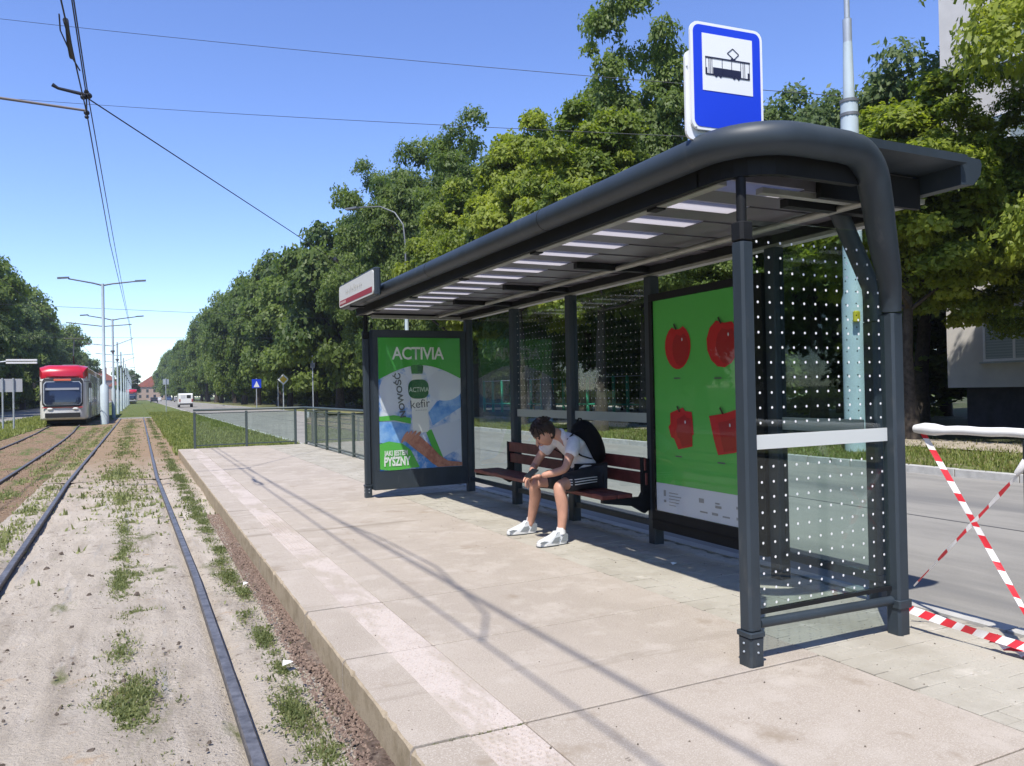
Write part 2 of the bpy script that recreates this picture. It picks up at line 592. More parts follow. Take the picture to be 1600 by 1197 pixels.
struct(grid('grass_verge', -8.2, -4.7, -10, 180, -0.03, TURF, 0.4, lambda X, Y: lumps(X, Y) * 1.5))
struct(grid('grass_verge', -1.55, 0.93, 66, 300, -0.03, TURF))
struct(grid('grass_verge', 11.85, 17.6, -25, 46, 0.08, DRY, 0.3, lambda X, Y: lumps(X, Y) * 2 + .0 * X))
struct(grid('grass_verge', 11.85, 17.6, 54, 400, 0.08, DRY))
struct(grid('woodland_floor', 17.6, 70, -40, 400, 0.06, FOREST))
struct(grid('woodland_floor', -60, -16, 30, 400, -0.02, FOREST))
struct(grid('road', 4.30, 11.6, -40, 700, -0.012, ASPHALT))
struct(grid('side_road', 11.6, 40, 47, 53, -0.008, ASPHALT))
struct(grid('road', -15.2, -8.3, -40, 700, -0.02, ASPHALT))
sp = grid('footpath', 14.9, 17.0, -25, 46, 0.125, mat('trodden_path', (0.36, 0.31, 0.24), 0.95, var=0.25, scale=3, bump=.5))
struct(sp)


def kerb_run(name, x, w, y0, y1, z0, z1, n_first, seg=1.0):
    root = struct(MB().box(x + .01, x + w - .01, y0, y1, z0 - .12, z1 - .012).build(name, JOINT))
    y, k = y0, 0
    base = MB().bbox(0, w, .004, seg - .004, z0 - .1, z1, .012)
    me = None
    rest = MB()
    while y < y1 - .01:
        if k < n_first:
            if me is None:
                o = base.build('kerbstone', CONC, root, loc=(x, y, 0))
                me = o.data
            else:
                o = put('kerbstone', me, root, loc=(x, y, random.uniform(-.004, .004)))
        else:
            rest.box(x, x + w, y + .004, min(y + seg, y1) - .004, z0 - .1, z1)
        y += seg
        k += 1
    if rest.v:
        rest.build('kerbstone', CONC, root, kind='stuff')
    return root


kerb_run('kerb', 11.6, .15, 3, 46, 0, .11, 40)
kerb_run('kerb', 11.6, .15, 54, 200, 0, .11, 0)
kerb_run('kerb', 4.22, .12, 21.6, 150, 0, .07, 30)
# painted line on the left road and the near road
ln = MB()
for i in range(40):
    ln.box(-11.8, -11.66, 20 + i * 9, 24 + i * 9, -0.019, -0.016)
ln.box(-8.62, -8.5, -10, 300, -0.019, -0.016)
struct(ln.build('road_line', OFFWHITE))
# drain line across the near road (repair seam)
struct(MB().box(7.9, 7.93, -5, 80, -.0115, -.008).build('road_seam', mat('tar_seam', (0.09, 0.09, 0.09), 0.7)))

# ---- rails


def rail_run(track, cx, half, y0, y1, ztop):
    for sgn in (-1, 1):
        ys = [y0] + [3, 5, 7, 9, 12, 16, 20, 26, 32, 40, 46, 52, 58] + [y1]
        ys = sorted(set([y for y in ys if y0 <= y <= y1]))
        prof_top = [(-.036, 0), (.036, 0)]
        mb = MB()
        c = [np.interp(y, *cx) + sgn * half for y in ys]
        prof = [(-.029, -.006), (-.023, 0), (.023, 0), (.029, -.006), (.029, -.035), (.012, -.045), (.012, -.12), (-.012, -.12), (-.012, -.045), (-.029, -.035)]
        n = len(prof)
        vs = []
        for x, y in zip(c, ys):
            vs += [(x + u, y, ztop + v) for u, v in prof]
        for i in range(len(ys) - 1):
            for k in range(n):
                j = (k + 1) % n
                mb.f.append((i * n + k, i * n + j, i * n + n + j, i * n + n + k))
                mb.m.append(0 if k == 1 else 1)
        mb.v = vs
        mb.mats = [RAILTOP, RAILSIDE]
        mb.build('rail', parent=track)


trk = struct(MB().box(-.3, -.2, 61.5, 61.6, -.2, -.1).build('tram_track', JOINT))
rail_run(trk, ([-2, 3, 7, 16, 52, 62], [-.30, -.30, -.31, -.42, -.37, -.37]), .72, -2, 62, .022)
trk2 = struct(MB().box(-3, -2.9, 61.5, 61.6, -.2, -.1).build('tram_track', JOINT))
rail_run(trk2, ([-2, 17, 30, 40, 50, 90], [-3.0, -3.02, -3.12, -3.35, -3.75, -3.8]), .72, -2, 90, .01)

# ---- platform
plat = struct(MB().box(.925, 4.16, -2, 21.45, -.12, PZ - .022).build('platform', JOINT))
ys = [-1.9, .6, 1.75, 2.81, 3.89, 4.85, 6.06, 6.80, 8.15, 9.5, 10.9, 12.3, 13.7, 15.1, 16.5, 17.9, 19.3, 20.4, 21.45]
XT0, XT1, XS1 = 1.145, 1.385, 3.02
for a, b in zip(ys[:-1], ys[1:]):
    dz = random.uniform(-.004, .003)
    g = .006
    mb = MB()
    ny_ = max(4, int((b - a) / .045))
    vs, L_ = [], (b - g) - (a + g)
    rn_ = random.Random(int(a * 100))
    for q in range(ny_ + 1):
        y_ = a + g + L_ * q / ny_
        e_ = rn_.uniform(0, .003) + (rn_.uniform(.006, .016) if rn_.random() < .07 else 0) + (.008 if q in (0, ny_) else 0)
        w_ = rn_.uniform(-.0015, .0015)
        vs += [(.905 + w_, y_, -.11), (.905 + w_, y_, PZ + dz - .008 - e_), (.912 + e_ * .9, y_, PZ + dz), (XT0, y_, PZ + dz), (XT0, y_, -.11)]
    fs = [(0, 1, 2, 3, 4), tuple(ny_ * 5 + k for k in (4, 3, 2, 1, 0))]
    for q in range(ny_):
        for k in range(5):
            j = (k + 1) % 5
            fs.append((q * 5 + k, q * 5 + j, q * 5 + 5 + j, q * 5 + 5 + k))
    mb.add(vs, fs, SLAB)
    o = mb.build('edge_slab', parent=plat)
    o.data.materials.clear()
    o.data.materials.append(SLAB)
    o.data.materials.append(KERBFACE)
    for p in o.data.polygons:
        if p.normal.x < -.5:
            p.material_index = 1
    MB().bbox(XT0 + .002, XT1, a + g, b - g, 0, PZ + dz - .001, .006).build('tactile_slab', TACTILE, plat)
    MB().bbox(XT1 + .003, XS1, a + g, b - g, 0, PZ + dz * .5, .008).build('slab', SLAB, plat)
# studs of the tactile strip
st = MB()
y = 1.9
row = 0
while y < 9:
    for k in range(7):
        x = XT0 + .022 + k * .0335 + (row % 2) * .012
        if x < XT1 - .01 and random.random() > .12:
            r_ = .008
            z0 = PZ - .005
            st.add([(x - r_, y - r_, z0), (x + r_, y - r_, z0), (x + r_, y + r_, z0), (x - r_, y + r_, z0), (x - r_ * .6, y - r_ * .6, PZ + .003), (x + r_ * .6, y - r_ * .6, PZ + .003), (x + r_ * .6, y + r_ * .6, PZ + .003), (x - r_ * .6, y + r_ * .6, PZ + .003)], [(4, 5, 6, 7), (0, 1, 5, 4), (1, 2, 6, 5), (2, 3, 7, 6), (3, 0, 4, 7)])
    y += .034
    row += 1
st.build('tactile_stud', TACTILE, plat, kind='stuff')
# small pavers
pl, pw = .198, .098
pv = MB().bbox(0, pl, 0, pw, PZ - .06, PZ - .002, .006)
pme = None
cells = []
x = XS1 + .006
row = 0
yy = -1.0
while yy < 21.3:
    off = (row % 2) * .1
    xx = XS1 + .006 - (0 if off == 0 else 0)
    if off:
        cells.append((xx, yy, .096))
        xx += .1
    while xx < 4.14:
        w = min(pl, 4.15 - xx)
        if w > .03:
            cells.append((xx, yy, w))
        xx += .2
    yy += .1
    row += 1
vis = [c for c in cells if c[1] > 1.9 and abs(c[2] - pl) < .01]
vis.sort(key=lambda c: (c[0] - 0) ** 2 + c[1] ** 2)
first = set(vis[:292])
rest = MB()
for c in cells:
    dz = random.uniform(-.003, .002)
    if c in first:
        if pme is None:
            o = pv.build('paver', PAVER, plat, loc=(c[0], c[1], dz))
            pme = o.data
        else:
            put('paver', pme, plat, loc=(c[0], c[1], dz))
    else:
        rest.box(c[0], c[0] + c[2], c[1], c[1] + pw, PZ - .06, PZ - .002 + dz)
rest.build('paver', PAVER, plat, kind='stuff')
# kerb of the platform on the road side
b = MB()
for i in range(22):
    b.box(4.155, 4.27, -1.6 + i * 1.05, -1.6 + i * 1.05 + 1.04, -.1, PZ + .004)
b.build('edge_stone', CONC, plat)

# ---- clods, litter


def scatter_rocks(name, n, fx, fy, r0, r1, m, z, label, cat):
    mb = MB()
    for i in range(n):
        x, y = fx(), fy()
        r_ = random.uniform(r0, r1)
        vs = []
        for a in range(5):
            t = 2 * PI * a / 5 + random.random()
            vs.append((x + r_ * math.cos(t) * random.uniform(.7, 1.3), y + r_ * math.sin(t), z - r_ * .3))
        k = len(vs)
        vs2 = [(vx * .5 + x * .5 + random.uniform(-r_, r_) * .2, vy * .5 + y * .5, z + r_ * random.uniform(.35, .8)) for vx, vy, _ in vs]
        mb.add(vs + vs2, [(a, (a + 1) % 5, 5 + (a + 1) % 5, 5 + a) for a in range(5)] + [(5, 6, 7, 8, 9)])
    return mb.build(name, m, label=label, cat=cat, kind='stuff')


CLOD = mat('dark_soil_clod', (0.115, 0.09, 0.07), 0.95, var=0.3, scale=50, bump=.6)
STONE = mat('small_stone', (0.30, 0.26, 0.22), 0.9, var=0.3, scale=40)
BARKC = mat('bark_chip', (0.13, 0.085, 0.065), 0.95, scale=50, col2=(0.30, 0.22, 0.17))
scatter_rocks('soil_clods', 240, lambda: random.uniform(-.95, .3), lambda: 2 + 8 * random.random() ** 1.6, .004, .013, CLOD, -.012, 'small crumbs of dark soil lying on the sandy track bed', 'soil')
scatter_rocks('soil_clods', 12, lambda: random.uniform(-.85, .1), lambda: random.uniform(2.6, 9), .016, .03, CLOD, -.008, 'bigger dark clods of earth lying between the rails', 'soil')
scatter_rocks('pebbles', 2600, lambda: random.uniform(-1.5, .78), lambda: 1.8 + 12 * random.random() ** 1.5, .0025, .008, STONE, -.016, 'fine stones scattered over the sandy track bed', 'gravel')
scatter_rocks('bark_chips', 9000, lambda: .918 - .16 * random.random() ** 1.6, lambda: 1.5 + 9.0 * random.random() ** 1.2, .003, .0095, BARKC, .002, 'brown bark chips lying along the foot of the platform edge', 'bark chips')
scatter_rocks('ballast', 5000, lambda: random.uniform(-4.6, -1.6), lambda: 9 + 35 * random.random() ** 1.3, .010, .026, mat('brown_ballast', (0.26, 0.18, 0.12), .9, var=.5, scale=60), -.035, 'brown ballast stones between the rails of the left track', 'gravel')
for i, (x, y, r_, lb) in enumerate([(.72, 4.4, .03, 'white scrap of paper on the bark chips at the platform edge'), (3.62, 4.75, .022, 'white paper scrap on the paving under the bench end'), (.74, 6.4, .02, 'small pale litter scrap beside the far platform edge')]):
    z = PZ if x > 1 else .02
    mb = MB()
    mb.add([(x - r_, y - r_, z + .002), (x + r_, y - r_ * .7, z + .012), (x + r_ * .8, y + r_, z + .004), (x - r_ * .6, y + r_ * .9, z + .014), (x, y, z + .018)], [(0, 1, 4), (1, 2, 4), (2, 3, 4), (3, 0, 4)])
    mb.build('paper_scrap', WHITE, label=lb, cat='litter')

scatter_rocks('grit', 420, lambda: random.uniform(.95, 4.1), lambda: 2 + 12 * random.random() ** 1.3, .0018, .0055, mat('dark_grit', (0.13, 0.11, 0.085), .95, var=.5, scale=30), PZ, 'tiny grit and crumbs of leaf scattered over the platform paving', 'grit')

# ------------------------------------------------------------------ grass


def grass(name, n, fx, fy, hf, m, label, zf=None, lean=.5, wid=.10, tuft=1, spread=.05, cat='grass'):
    rng = np.random.default_rng(len(label) + n)
    k = n // tuft
    cx, cy = fx(rng, k), fy(rng, k)
    x = np.repeat(cx, tuft) + rng.normal(0, spread, k * tuft)
    y = np.repeat(cy, tuft) + rng.normal(0, spread, k * tuft)
    N = k * tuft
    h = hf(rng, N)
    a = rng.random(N) * 2 * PI
    ln_ = rng.random(N) * lean
    z = zf(x, y) if zf is not None else np.zeros(N)
    w = h * wid
    base = np.stack([x, y, z - .01], -1)
    side = np.stack([np.cos(a), np.sin(a), np.zeros(N)], -1) * w[:, None]
    dirv = np.stack([-np.sin(a) * ln_, np.cos(a) * ln_, np.ones(N)], -1)
    dirv /= np.linalg.norm(dirv, axis=1)[:, None]
    mid = base + dirv * h[:, None] * .55
    dir2 = dirv + np.stack([-np.sin(a) * ln_, np.cos(a) * ln_, -.3 * ln_], -1)
    tip = mid + dir2 / np.linalg.norm(dir2, axis=1)[:, None] * h[:, None] * .5
    co = np.stack([base - side, base + side, mid + side * .8, tip, mid - side * .8], 1).reshape(-1, 3)
    i = np.arange(N)[:, None] * 5
    fa = np.concatenate([i + 0, i + 1, i + 2, i + 4], 1)
    fb = np.concatenate([i + 4, i + 2, i + 3, i + 3], 1)
    tint = np.repeat(np.clip(rng.normal(.5, .25, N), 0, 1), 5)
    me = bpy.data.meshes.new(name)
    co4 = co
    faces = np.concatenate([fa, fb])
    # quads and degenerate quads as triangles
    tri = np.concatenate([np.concatenate([i, i + 1, i + 2], 1), np.concatenate([i, i + 2, i + 4], 1), np.concatenate([i + 4, i + 2, i + 3], 1)])
    me = np_mesh(name, co4, tri, tint)
    me.materials.append(m)
    return put(name, me, label=label, cat=cat, kind='stuff')


def patches(rng, n, pts):
    """pts: (x,y,rx,ry,weight)"""
    w = np.array([p[4] for p in pts], float)
    k = rng.choice(len(pts), n, p=w / w.sum())
    p = np.array(pts)[k]
    t, r_ = rng.random(n) * 2 * PI, np.abs(rng.normal(0, .62, n)) * (1 + .45 * np.sin(rng.integers(0, 9, n) * 2.1))
    return p[:, 0] + p[:, 2] * r_ * np.cos(t), p[:, 1] + p[:, 3] * r_ * np.sin(t)


class PF:
    def __init__(s, pts):
        s.pts = pts

    def x(s, rng, n):
        s.X, s.Y = patches(rng, n, s.pts)
        return s.X

    def y(s, rng, n):
        return s.Y


pf = PF([(-.09, 4.15, .15, .42, 6), (-.02, 4.45, .12, .25, 2.5), (-.04, 3.2, .16, .3, 2), (-.12, 5.95, .10, .2, 1.2), (-.06, 6.1, .16, .08, .8), (-.15, 7.2, .10, 1.0, 6), (-.16, 8.6, .10, 1.2, 6), (-.12, 5.2, .09, .5, 1.2), (-.05, 7.4, .2, .5, 1.0), (-.17, 9.9, .10, 1.0, 2.6), (-.2, 11.6, .2, 1.2, 2.5)])
grass('weeds', 14000, pf.x, pf.y, lambda r, n: r.uniform(.008, .032, n), WEED, 'low green weeds growing in patches between the rails', tuft=8, spread=.02, lean=2.2, wid=.2, zf=lambda x, y: x * 0 - .012)
pf = PF([(-.25, 13, .45, 3, 4), (-.35, 17, .5, 4, 5), (-.38, 28, .5, 9, 4), (-.35, 45, .55, 14, 4)])
grass('weeds', 9000, pf.x, pf.y, lambda r, n: r.uniform(.03, .10, n), WEED, 'sparse green weeds farther along between the rails of the near track', tuft=8, spread=.04, lean=1.8, wid=.18, zf=lambda x, y: x * 0 - .03)
pf = PF([(.70, 3.6, .10, 1.5, 3), (.70, 7, .1, 2.5, 3), (-.08, 4.5, .22, .7, 4), (-.05, 3.1, .28, .6, 3), (-.12, 6.3, .22, .7, 2), (-.1, 8.6, .22, 1.6, 2)])
pf2 = PF([(.66, 11 + i * 2.4, .13, 1.6, 1 + (i * 3 % 4) * .4) for i in range(22)] + [(-.38, 15 + i * 2.2, .5, 1.6, 1 + (i * 5 % 3) * .5) for i in range(20)])
grass('weeds', 20000, pf2.x, pf2.y, lambda r, n: r.uniform(.02, .07, n), WEED, 'thin green weeds along the right rail toward the far end of the platform', tuft=8, spread=.05, lean=1.8, wid=.18, zf=lambda x, y: x * 0 - .03)
grass('dry_weeds', 6500, pf.x, pf.y, lambda r, n: r.uniform(.006, .022, n), GRASSDRY, 'dry brown grass stubble around the weeds between the rails', tuft=5, spread=.03, lean=1.6, zf=lambda x, y: x * 0 - .012)
pf = PF([(.68 + .03 * math.sin(i * 2.3), 2.6 + i * .62, .05 + .022 * (i % 3), .36, .4 + (i * 7 % 5) ** 1.4 * .3) for i in range(30)])
grass('weeds', 24000, pf.x, pf.y, lambda r, n: r.uniform(.008, .030, n), WEED, 'straggly green grass between the right rail and the platform edge', tuft=8, spread=.024, lean=2.2, wid=.2, zf=lambda x, y: x * 0 - .012)
pf = PF([(-1.35, 6 + i * 1.3, .16, .9, .5 + (i * 5 % 4) * .3) for i in range(34)] + [(-1.9, 10 + i * 2.3, .28, 1.6, .5 + (i * 5 % 3) * .3) for i in range(16)])
grass('weeds', 16000, pf.x, pf.y, lambda r, n: r.uniform(.02, .08, n), WEED, 'green weeds in the strip between the two tram tracks', tuft=8, spread=.05, lean=1.8, wid=.18, zf=lambda x, y: x * 0 - .03)
grass('verge_grass', 52000, lambda r, n: r.uniform(.95, 4.2, n), lambda r, n: 21.7 + 60 * r.random(n) ** 1.6, lambda r, n: r.uniform(.05, .17, n), GRASSM, 'bright green grass between the glass fence and the path beyond', tuft=4, spread=.06, lean=.8, wid=.12)
grass('verge_grass', 16000, lambda r, n: r.uniform(-8.1, -4.75, n), lambda r, n: 22 + 60 * r.random(n) ** 1.2, lambda r, n: r.uniform(.06, .22, n), GRASSM, 'green grass between the left tram track and the road', tuft=4, spread=.06, lean=.8, wid=.14, zf=lambda x, y: x * 0 - .03)
grass('verge_grass', 46000, lambda r, n: 11.8 + 3.4 * r.random(n) ** .9, lambda r, n: 4 + 34 * r.random(n) ** 1.2, lambda r, n: r.uniform(.03, .13, n), GRASSM, 'rough green grass on the verge across the road', tuft=5, spread=.09, lean=.9, wid=.11, zf=lambda x, y: x * 0 + .08)
grass('verge_grass', 26000, lambda r, n: 11.8 + 5.6 * r.random(n), lambda r, n: 4 + 38 * r.random(n), lambda r, n: r.uniform(.04, .13, n), GRASSDRY, 'dry straw coloured grass across the road near the footpath', tuft=4, spread=.1, lean=.9, wid=.11, zf=lambda x, y: x * 0 + .08)
pf = PF([(1.0 + i * .06, 2.812, .03, .008, 1) for i in range(7)] + [(.93, 5 + i * .02, .01, .01, .4) for i in range(3)])
grass('moss_tuft', 420, pf.x, pf.y, lambda r, n: r.uniform(.004, .014, n), GRASSM, 'tiny moss and grass growing in the nearest platform joint', tuft=3, spread=.006, lean=1.2, zf=lambda x, y: x * 0 + PZ)

# ------------------------------------------------------------------ trees


def crown_mesh(name, seed, nclump, nleaf, leaf, m, rz=1.0, clump_r=.24, hollow=.45, droop=0.0):
    """unit crown: radius about 1, height 2*rz, centre at the origin"""
    rng = np.random.default_rng(seed)
    d = rng.normal(size=(nclump, 3))
    d /= np.linalg.norm(d, axis=1)[:, None]
    rad = (hollow + (1 - hollow) * rng.random(nclump) ** .55)
    lob = rng.uniform(.88, 1.12, nclump) + .22 * np.sin(d[:, 0] * 3.1 + seed) + .20 * np.sin(d[:, 1] * 3.7 + seed * 2) + .16 * np.sin(d[:, 2] * 5.1 + seed * 3)
    c = d * (rad * lob * .82)[:, None]
    c[:, 2] *= rz
    zz = c[:, 2] / rz
    c[:, :2] *= (1 - .25 * np.clip(zz, 0, 1) ** 2)[:, None]
    cr = clump_r * rng.uniform(.55, 1.25, nclump)
    k = rng.choice(nclump, nleaf, p=cr ** 2 / (cr ** 2).sum())
    ld = rng.normal(size=(nleaf, 3))
    ld /= np.linalg.norm(ld, axis=1)[:, None]
    ld[:, 2] = np.where(ld[:, 2] < -.35, -ld[:, 2], ld[:, 2])
    sub = 1 + .35 * np.sin(ld[:, 0] * 6 + k) * np.sin(ld[:, 1] * 7 + k * 1.7)
    rr_ = cr[k] * (.35 + .65 * rng.random(nleaf) ** .5) * sub
    p = c[k] + ld * rr_[:, None] * np.array([1.15, 1.15, .75])
    p[:, 2] -= droop * rng.random(nleaf) * cr[k]
    nrm = ld * .5 + d[k] * .25 + np.array([0, 0, .45]) + rng.normal(0, .42, (nleaf, 3))
    nrm /= np.linalg.norm(nrm, axis=1)[:, None]
    t = np.cross(nrm, rng.normal(size=(nleaf, 3)))
    t /= np.linalg.norm(t, axis=1)[:, None]
    b_ = np.cross(nrm, t)
    s_ = leaf * rng.uniform(.6, 1.3, nleaf)
    L, W = t * s_[:, None], b_ * (s_ * .62)[:, None]
    co = np.stack([p - L, p + W * .9 - L * .1, p + L, p - W * .9 - L * .1], 1).reshape(-1, 3)
    co[0::4] += np.repeat(nrm * (s_ * .15)[:, None], 1, 0)
    fa = np.arange(nleaf * 4).reshape(-1, 4)
    ct = rng.random(nclump)
    tint = np.repeat(np.clip(.65 * ct[k] + .35 * rng.random(nleaf), 0, 1), 4)
    me = np_mesh(name, co, fa, tint)
    me.materials.append(m)
    return me


def trunk_mesh(name, seed, th, R0, H, r0):
    rnd = random.Random(seed)
    mb = MB()
    pts, x, y = [], 0, 0
    n = 7
    for i in range(n):
        z = H * .8 * i / (n - 1)
        pts.append((x, y, z))
        x += rnd.uniform(-.04, .04) * H * .3
        y += rnd.uniform(-.04, .04) * H * .3
    rs = [r0 * (1.35 if i == 0 else 1) * (1 - .8 * i / (n - 1)) for i in range(n)]
    mb.tube([(0, 0, -.3)] + pts, [rs[0]] + rs, 9)
    for i in range(11):
        f = rnd.uniform(.32, .85)
        k = f * (n - 1) * .999
        a = Vector(pts[int(k)]).lerp(Vector(pts[int(k) + 1]), k - int(k))
        t = i * 2.4 + rnd.random()
        L = R0 * rnd.uniform(.55, .9) * (1.1 - f * .5)
        e = a + Vector((math.cos(t) * L, math.sin(t) * L, L * rnd.uniform(.35, .9)))
        mid = a.lerp(e, .5) + Vector((0, 0, -.06 * L))
        rb = r0 * (1 - f * .8) * .55
        mb.tube([a, mid, e], [rb, rb * .65, rb * .2], 6)
        for q in range(2):
            e2 = mid + Vector((rnd.uniform(-1, 1), rnd.uniform(-1, 1), rnd.uniform(.2, 1))) * L * .45
            mb.tube([mid, e2], [rb * .4, rb * .12], 5)
    me_o = mb.build(name, BARK, smooth=60)
    me = me_o.data
    bpy.data.objects.remove(me_o)
    return me


NC = {}


def tree(x, y, h, r, kind, label, base=.22, group=None, name='broadleaf_tree', cat='tree', rz=None, z0=0.0):
    """kind picks crown mesh; base = share of the height that is bare trunk"""
    if kind not in NC:
        spec = {
            'dark': (1, 230, 105000, .022, LEAF_D, .165, .34),
            'dark2': (2, 210, 105000, .022, LEAF_D, .17, .34),
            'yellow': (3, 200, 120000, .026, LEAF_Y, .155, .36),
            'near': (4, 240, 180000, .0135, LEAF_Y, .135, .30),
            'blue': (5, 190, 72000, .026, LEAF_B, .19, .36),
            'far': (6, 130, 40000, .042, LEAF_D, .24, .45),
            'far2': (8, 120, 40000, .042, LEAF_D, .25, .45),
            'bush': (9, 60, 14000, .060, LEAF_D, .33, .35)}[kind]
        NC[kind] = crown_mesh('crown_' + kind, spec[0], spec[1], spec[2], spec[3], spec[4], 1.0, spec[5], spec[6])
        NC[kind + 't'] = trunk_mesh('trunk_' + kind, spec[0], .3, .24, 1.0, .02)
    t = thing(name, label, cat, (x, y, z0), 0, group)
    ch = h * (1 - base)
    c = put('crown', NC[kind], t)
    c.location = (0, 0, h - ch / 2)
    c.scale = (r, r, ch / 2 * 1.03)
    c.rotation_euler = (0, 0, rz if rz is not None else random.uniform(0, 6.28))
    k = put('trunk', NC[kind + 't'], t)
    k.scale = (h, h, h)
    k.rotation_euler = (0, 0, random.uniform(0, 6.28))
    return t


TR = 'trees standing in a row across the road'
ordn = ['tall dark green tree with the highest crown, just left of the blue tram stop sign',
        'dark green tree behind the yellow-green lindens, second left of the highest crown',
        'full dark green tree above the middle of the shelter roof',
        'dark green tree whose crown ends in open sky left of the shelter roof middle',
        'rounded green tree behind the curved street lamp']
row = [(17.0, 23.6, 15.0, 3.4, 'dark', .25, ordn[0]), (16.4, 30.0, 13.4, 3.7, 'dark2', .2, ordn[1]), (16.0, 37.5, 14.2, 4.0, 'dark', .2, ordn[2]),
       (15.8, 45.5, 17.4, 4.1, 'dark2', .2, ordn[3]), (15.6, 56.5, 16.4, 4.2, 'dark', .2, ordn[4])]
for x, y, h, r_, k, bs, lb in row:
    tree(x, y, h, r_, k, lb, bs, TR)
far_l = ['green tree behind the two far road signs, next beyond the street lamp', 'green avenue tree right of the diamond road sign', 'tall avenue tree above the diamond road sign', 'avenue tree above the blue square road sign', 'avenue tree left of the blue square road sign']
rnd = random.Random(5)
yy, i = 66.0, 0
while yy < 440:
    h = float(np.interp(yy, [60, 67, 74, 83, 94, 120, 430], [17.0, 16.5, 13.2, 14.0, 17.6, 18.0, 19.4])) + rnd.uniform(-1.2, .9)
    lb = far_l[i] if i < 5 else 'green avenue tree in the far distance where the road narrows'
    tree(15.2 - max(0, yy - 200) * .012 + rnd.uniform(-.8, .8), yy, h, 4.6 + rnd.uniform(-.3, .6), ('far', 'far2')[i % 2], lb, .09, 'distant trees along the right side of the avenue' if i >= 5 else TR)
    yy += 9.5 + yy * .02
    i += 1
lind = [(13.6, 21.5, 10.4, 2.9, 'yellow', .30, 'yellow-green linden showing above the shelter roof, nearest the tram stop sign'),
        (13.7, 27.5, 12.0, 3.2, 'yellow', .26, 'yellow-green linden above the middle of the shelter roof'),
        (13.6, 34.5, 11.0, 3.0, 'yellow', .26, 'yellow-green linden behind the name sign end of the shelter roof'),
        (16.8, 12.6, 8.5, 3.0, 'yellow', .28, 'yellow-green linden behind the near end of the shelter roof'),
        (14.6, 16.4, 7.6, 2.2, 'dark', .34, 'small green tree seen through the dotted side glass'),
        (18.6, 7.7, 17.0, 4.9, 'near', .15, 'big yellow-green tree hanging over the pale apartment block'),
        (19.6, 10.9, 9.3, 3.0, 'near', .28, 'yellow-green tree close against the corner of the pale apartment block')]
for x, y, h, r_, k, bs, lb in lind:
    tree(x, y, h, r_, k, lb, bs, 'lindens by the footpath')
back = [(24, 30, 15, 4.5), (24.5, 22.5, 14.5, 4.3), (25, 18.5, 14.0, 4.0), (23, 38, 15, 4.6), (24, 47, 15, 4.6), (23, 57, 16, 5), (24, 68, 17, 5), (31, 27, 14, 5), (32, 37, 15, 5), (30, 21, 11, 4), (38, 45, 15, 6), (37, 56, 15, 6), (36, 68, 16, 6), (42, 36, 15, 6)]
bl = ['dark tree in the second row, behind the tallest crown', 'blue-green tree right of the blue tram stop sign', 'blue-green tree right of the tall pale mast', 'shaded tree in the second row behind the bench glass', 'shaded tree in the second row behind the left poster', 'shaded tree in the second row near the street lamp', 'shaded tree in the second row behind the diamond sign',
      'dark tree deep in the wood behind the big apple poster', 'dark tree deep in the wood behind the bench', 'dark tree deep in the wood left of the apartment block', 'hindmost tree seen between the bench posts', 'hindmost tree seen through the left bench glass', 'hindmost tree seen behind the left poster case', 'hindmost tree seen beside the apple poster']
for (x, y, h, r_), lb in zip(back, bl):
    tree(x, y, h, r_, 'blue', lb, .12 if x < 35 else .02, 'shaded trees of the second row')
for i, y in enumerate(np.arange(80, 300, 13)):
    tree(23.5 + (i % 3), float(y), 15 + (i % 4), 6.2, 'far2', 'shaded tree in the second row far along the avenue', .03, 'shaded far trees of the second row')
for i, y in enumerate((-12, -3, 6, 15, 24, 33, 42, 51, 60)):
    tree(-20.5 + (i % 2), float(y), 14 + (i % 3), 5.6, 'far', 'avenue tree across the left road, only mirrored in the shelter glass', .04, 'trees mirrored in the shelter glass')
for i, y in enumerate((-3, -12, -21, -31)):
    tree(16.5 + (i % 2), float(y), 14 + (i % 3), 5.2, 'far2', 'avenue tree nearest the viewer across the right road, only mirrored in the glass', .04, 'trees mirrored in the shelter glass')
# understorey bushes
rnd = random.Random(9)
bi = 0
for y in list(np.arange(15, 74, 5.2)) + list(np.arange(76, 190, 9.0)):
    tree(27.5 if y < 70 else 20.5 + rnd.uniform(-1, 1), float(y), rnd.uniform(3.6, 6.0), rnd.uniform(2.6, 3.4), 'bush', 'dense dark shrub in the shade of the wood behind the tree row', .02, 'dark shrubs under the trees', 'shrub', 'shrub')
for x, y, h, lb in [(17.6, 60, 2.2, 'round green bush at the corner of the side street'), (20.6, 10.2, 1.5, 'green bush against the plinth of the apartment block'), (16.8, 19.0, 3.6, 'leafy green bush seen through the dotted side glass')]:
    tree(x, y, h, h * .62, 'bush', lb, .02, None, 'bush', 'bush')
lf = [(-16, 82, 14.5, 5.5), (-17, 95, 15, 5.5), (-16.5, 106, 16.5, 6), (-17, 120, 18.5, 6), (-15.5, 136, 17, 6), (-15, 155, 16, 5.5), (-14.5, 178, 15.5, 5.5), (-14.5, 205, 15, 5.5), (-14.5, 240, 15, 5.5), (-24, 90, 17, 7), (-25, 112, 18, 7), (-24, 70, 13, 6), (-17, 72, 8, 4.5)]
ll = ['dark tree at the left edge of the picture across the left road', 'dark tree above the grey sign boards at far left', 'tall dark tree above the red tram roof', 'dark tree right above the red tram', 'dark tree just right of the tram roof', 'dark tree behind the first tram mast']
for i, (x, y, h, r_) in enumerate(lf):
    tree(x, y, h, r_, 'blue' if i % 2 else 'far', ll[i] if i < 6 else 'dark distant tree in the mass along the left road', .08, 'trees along the left road')
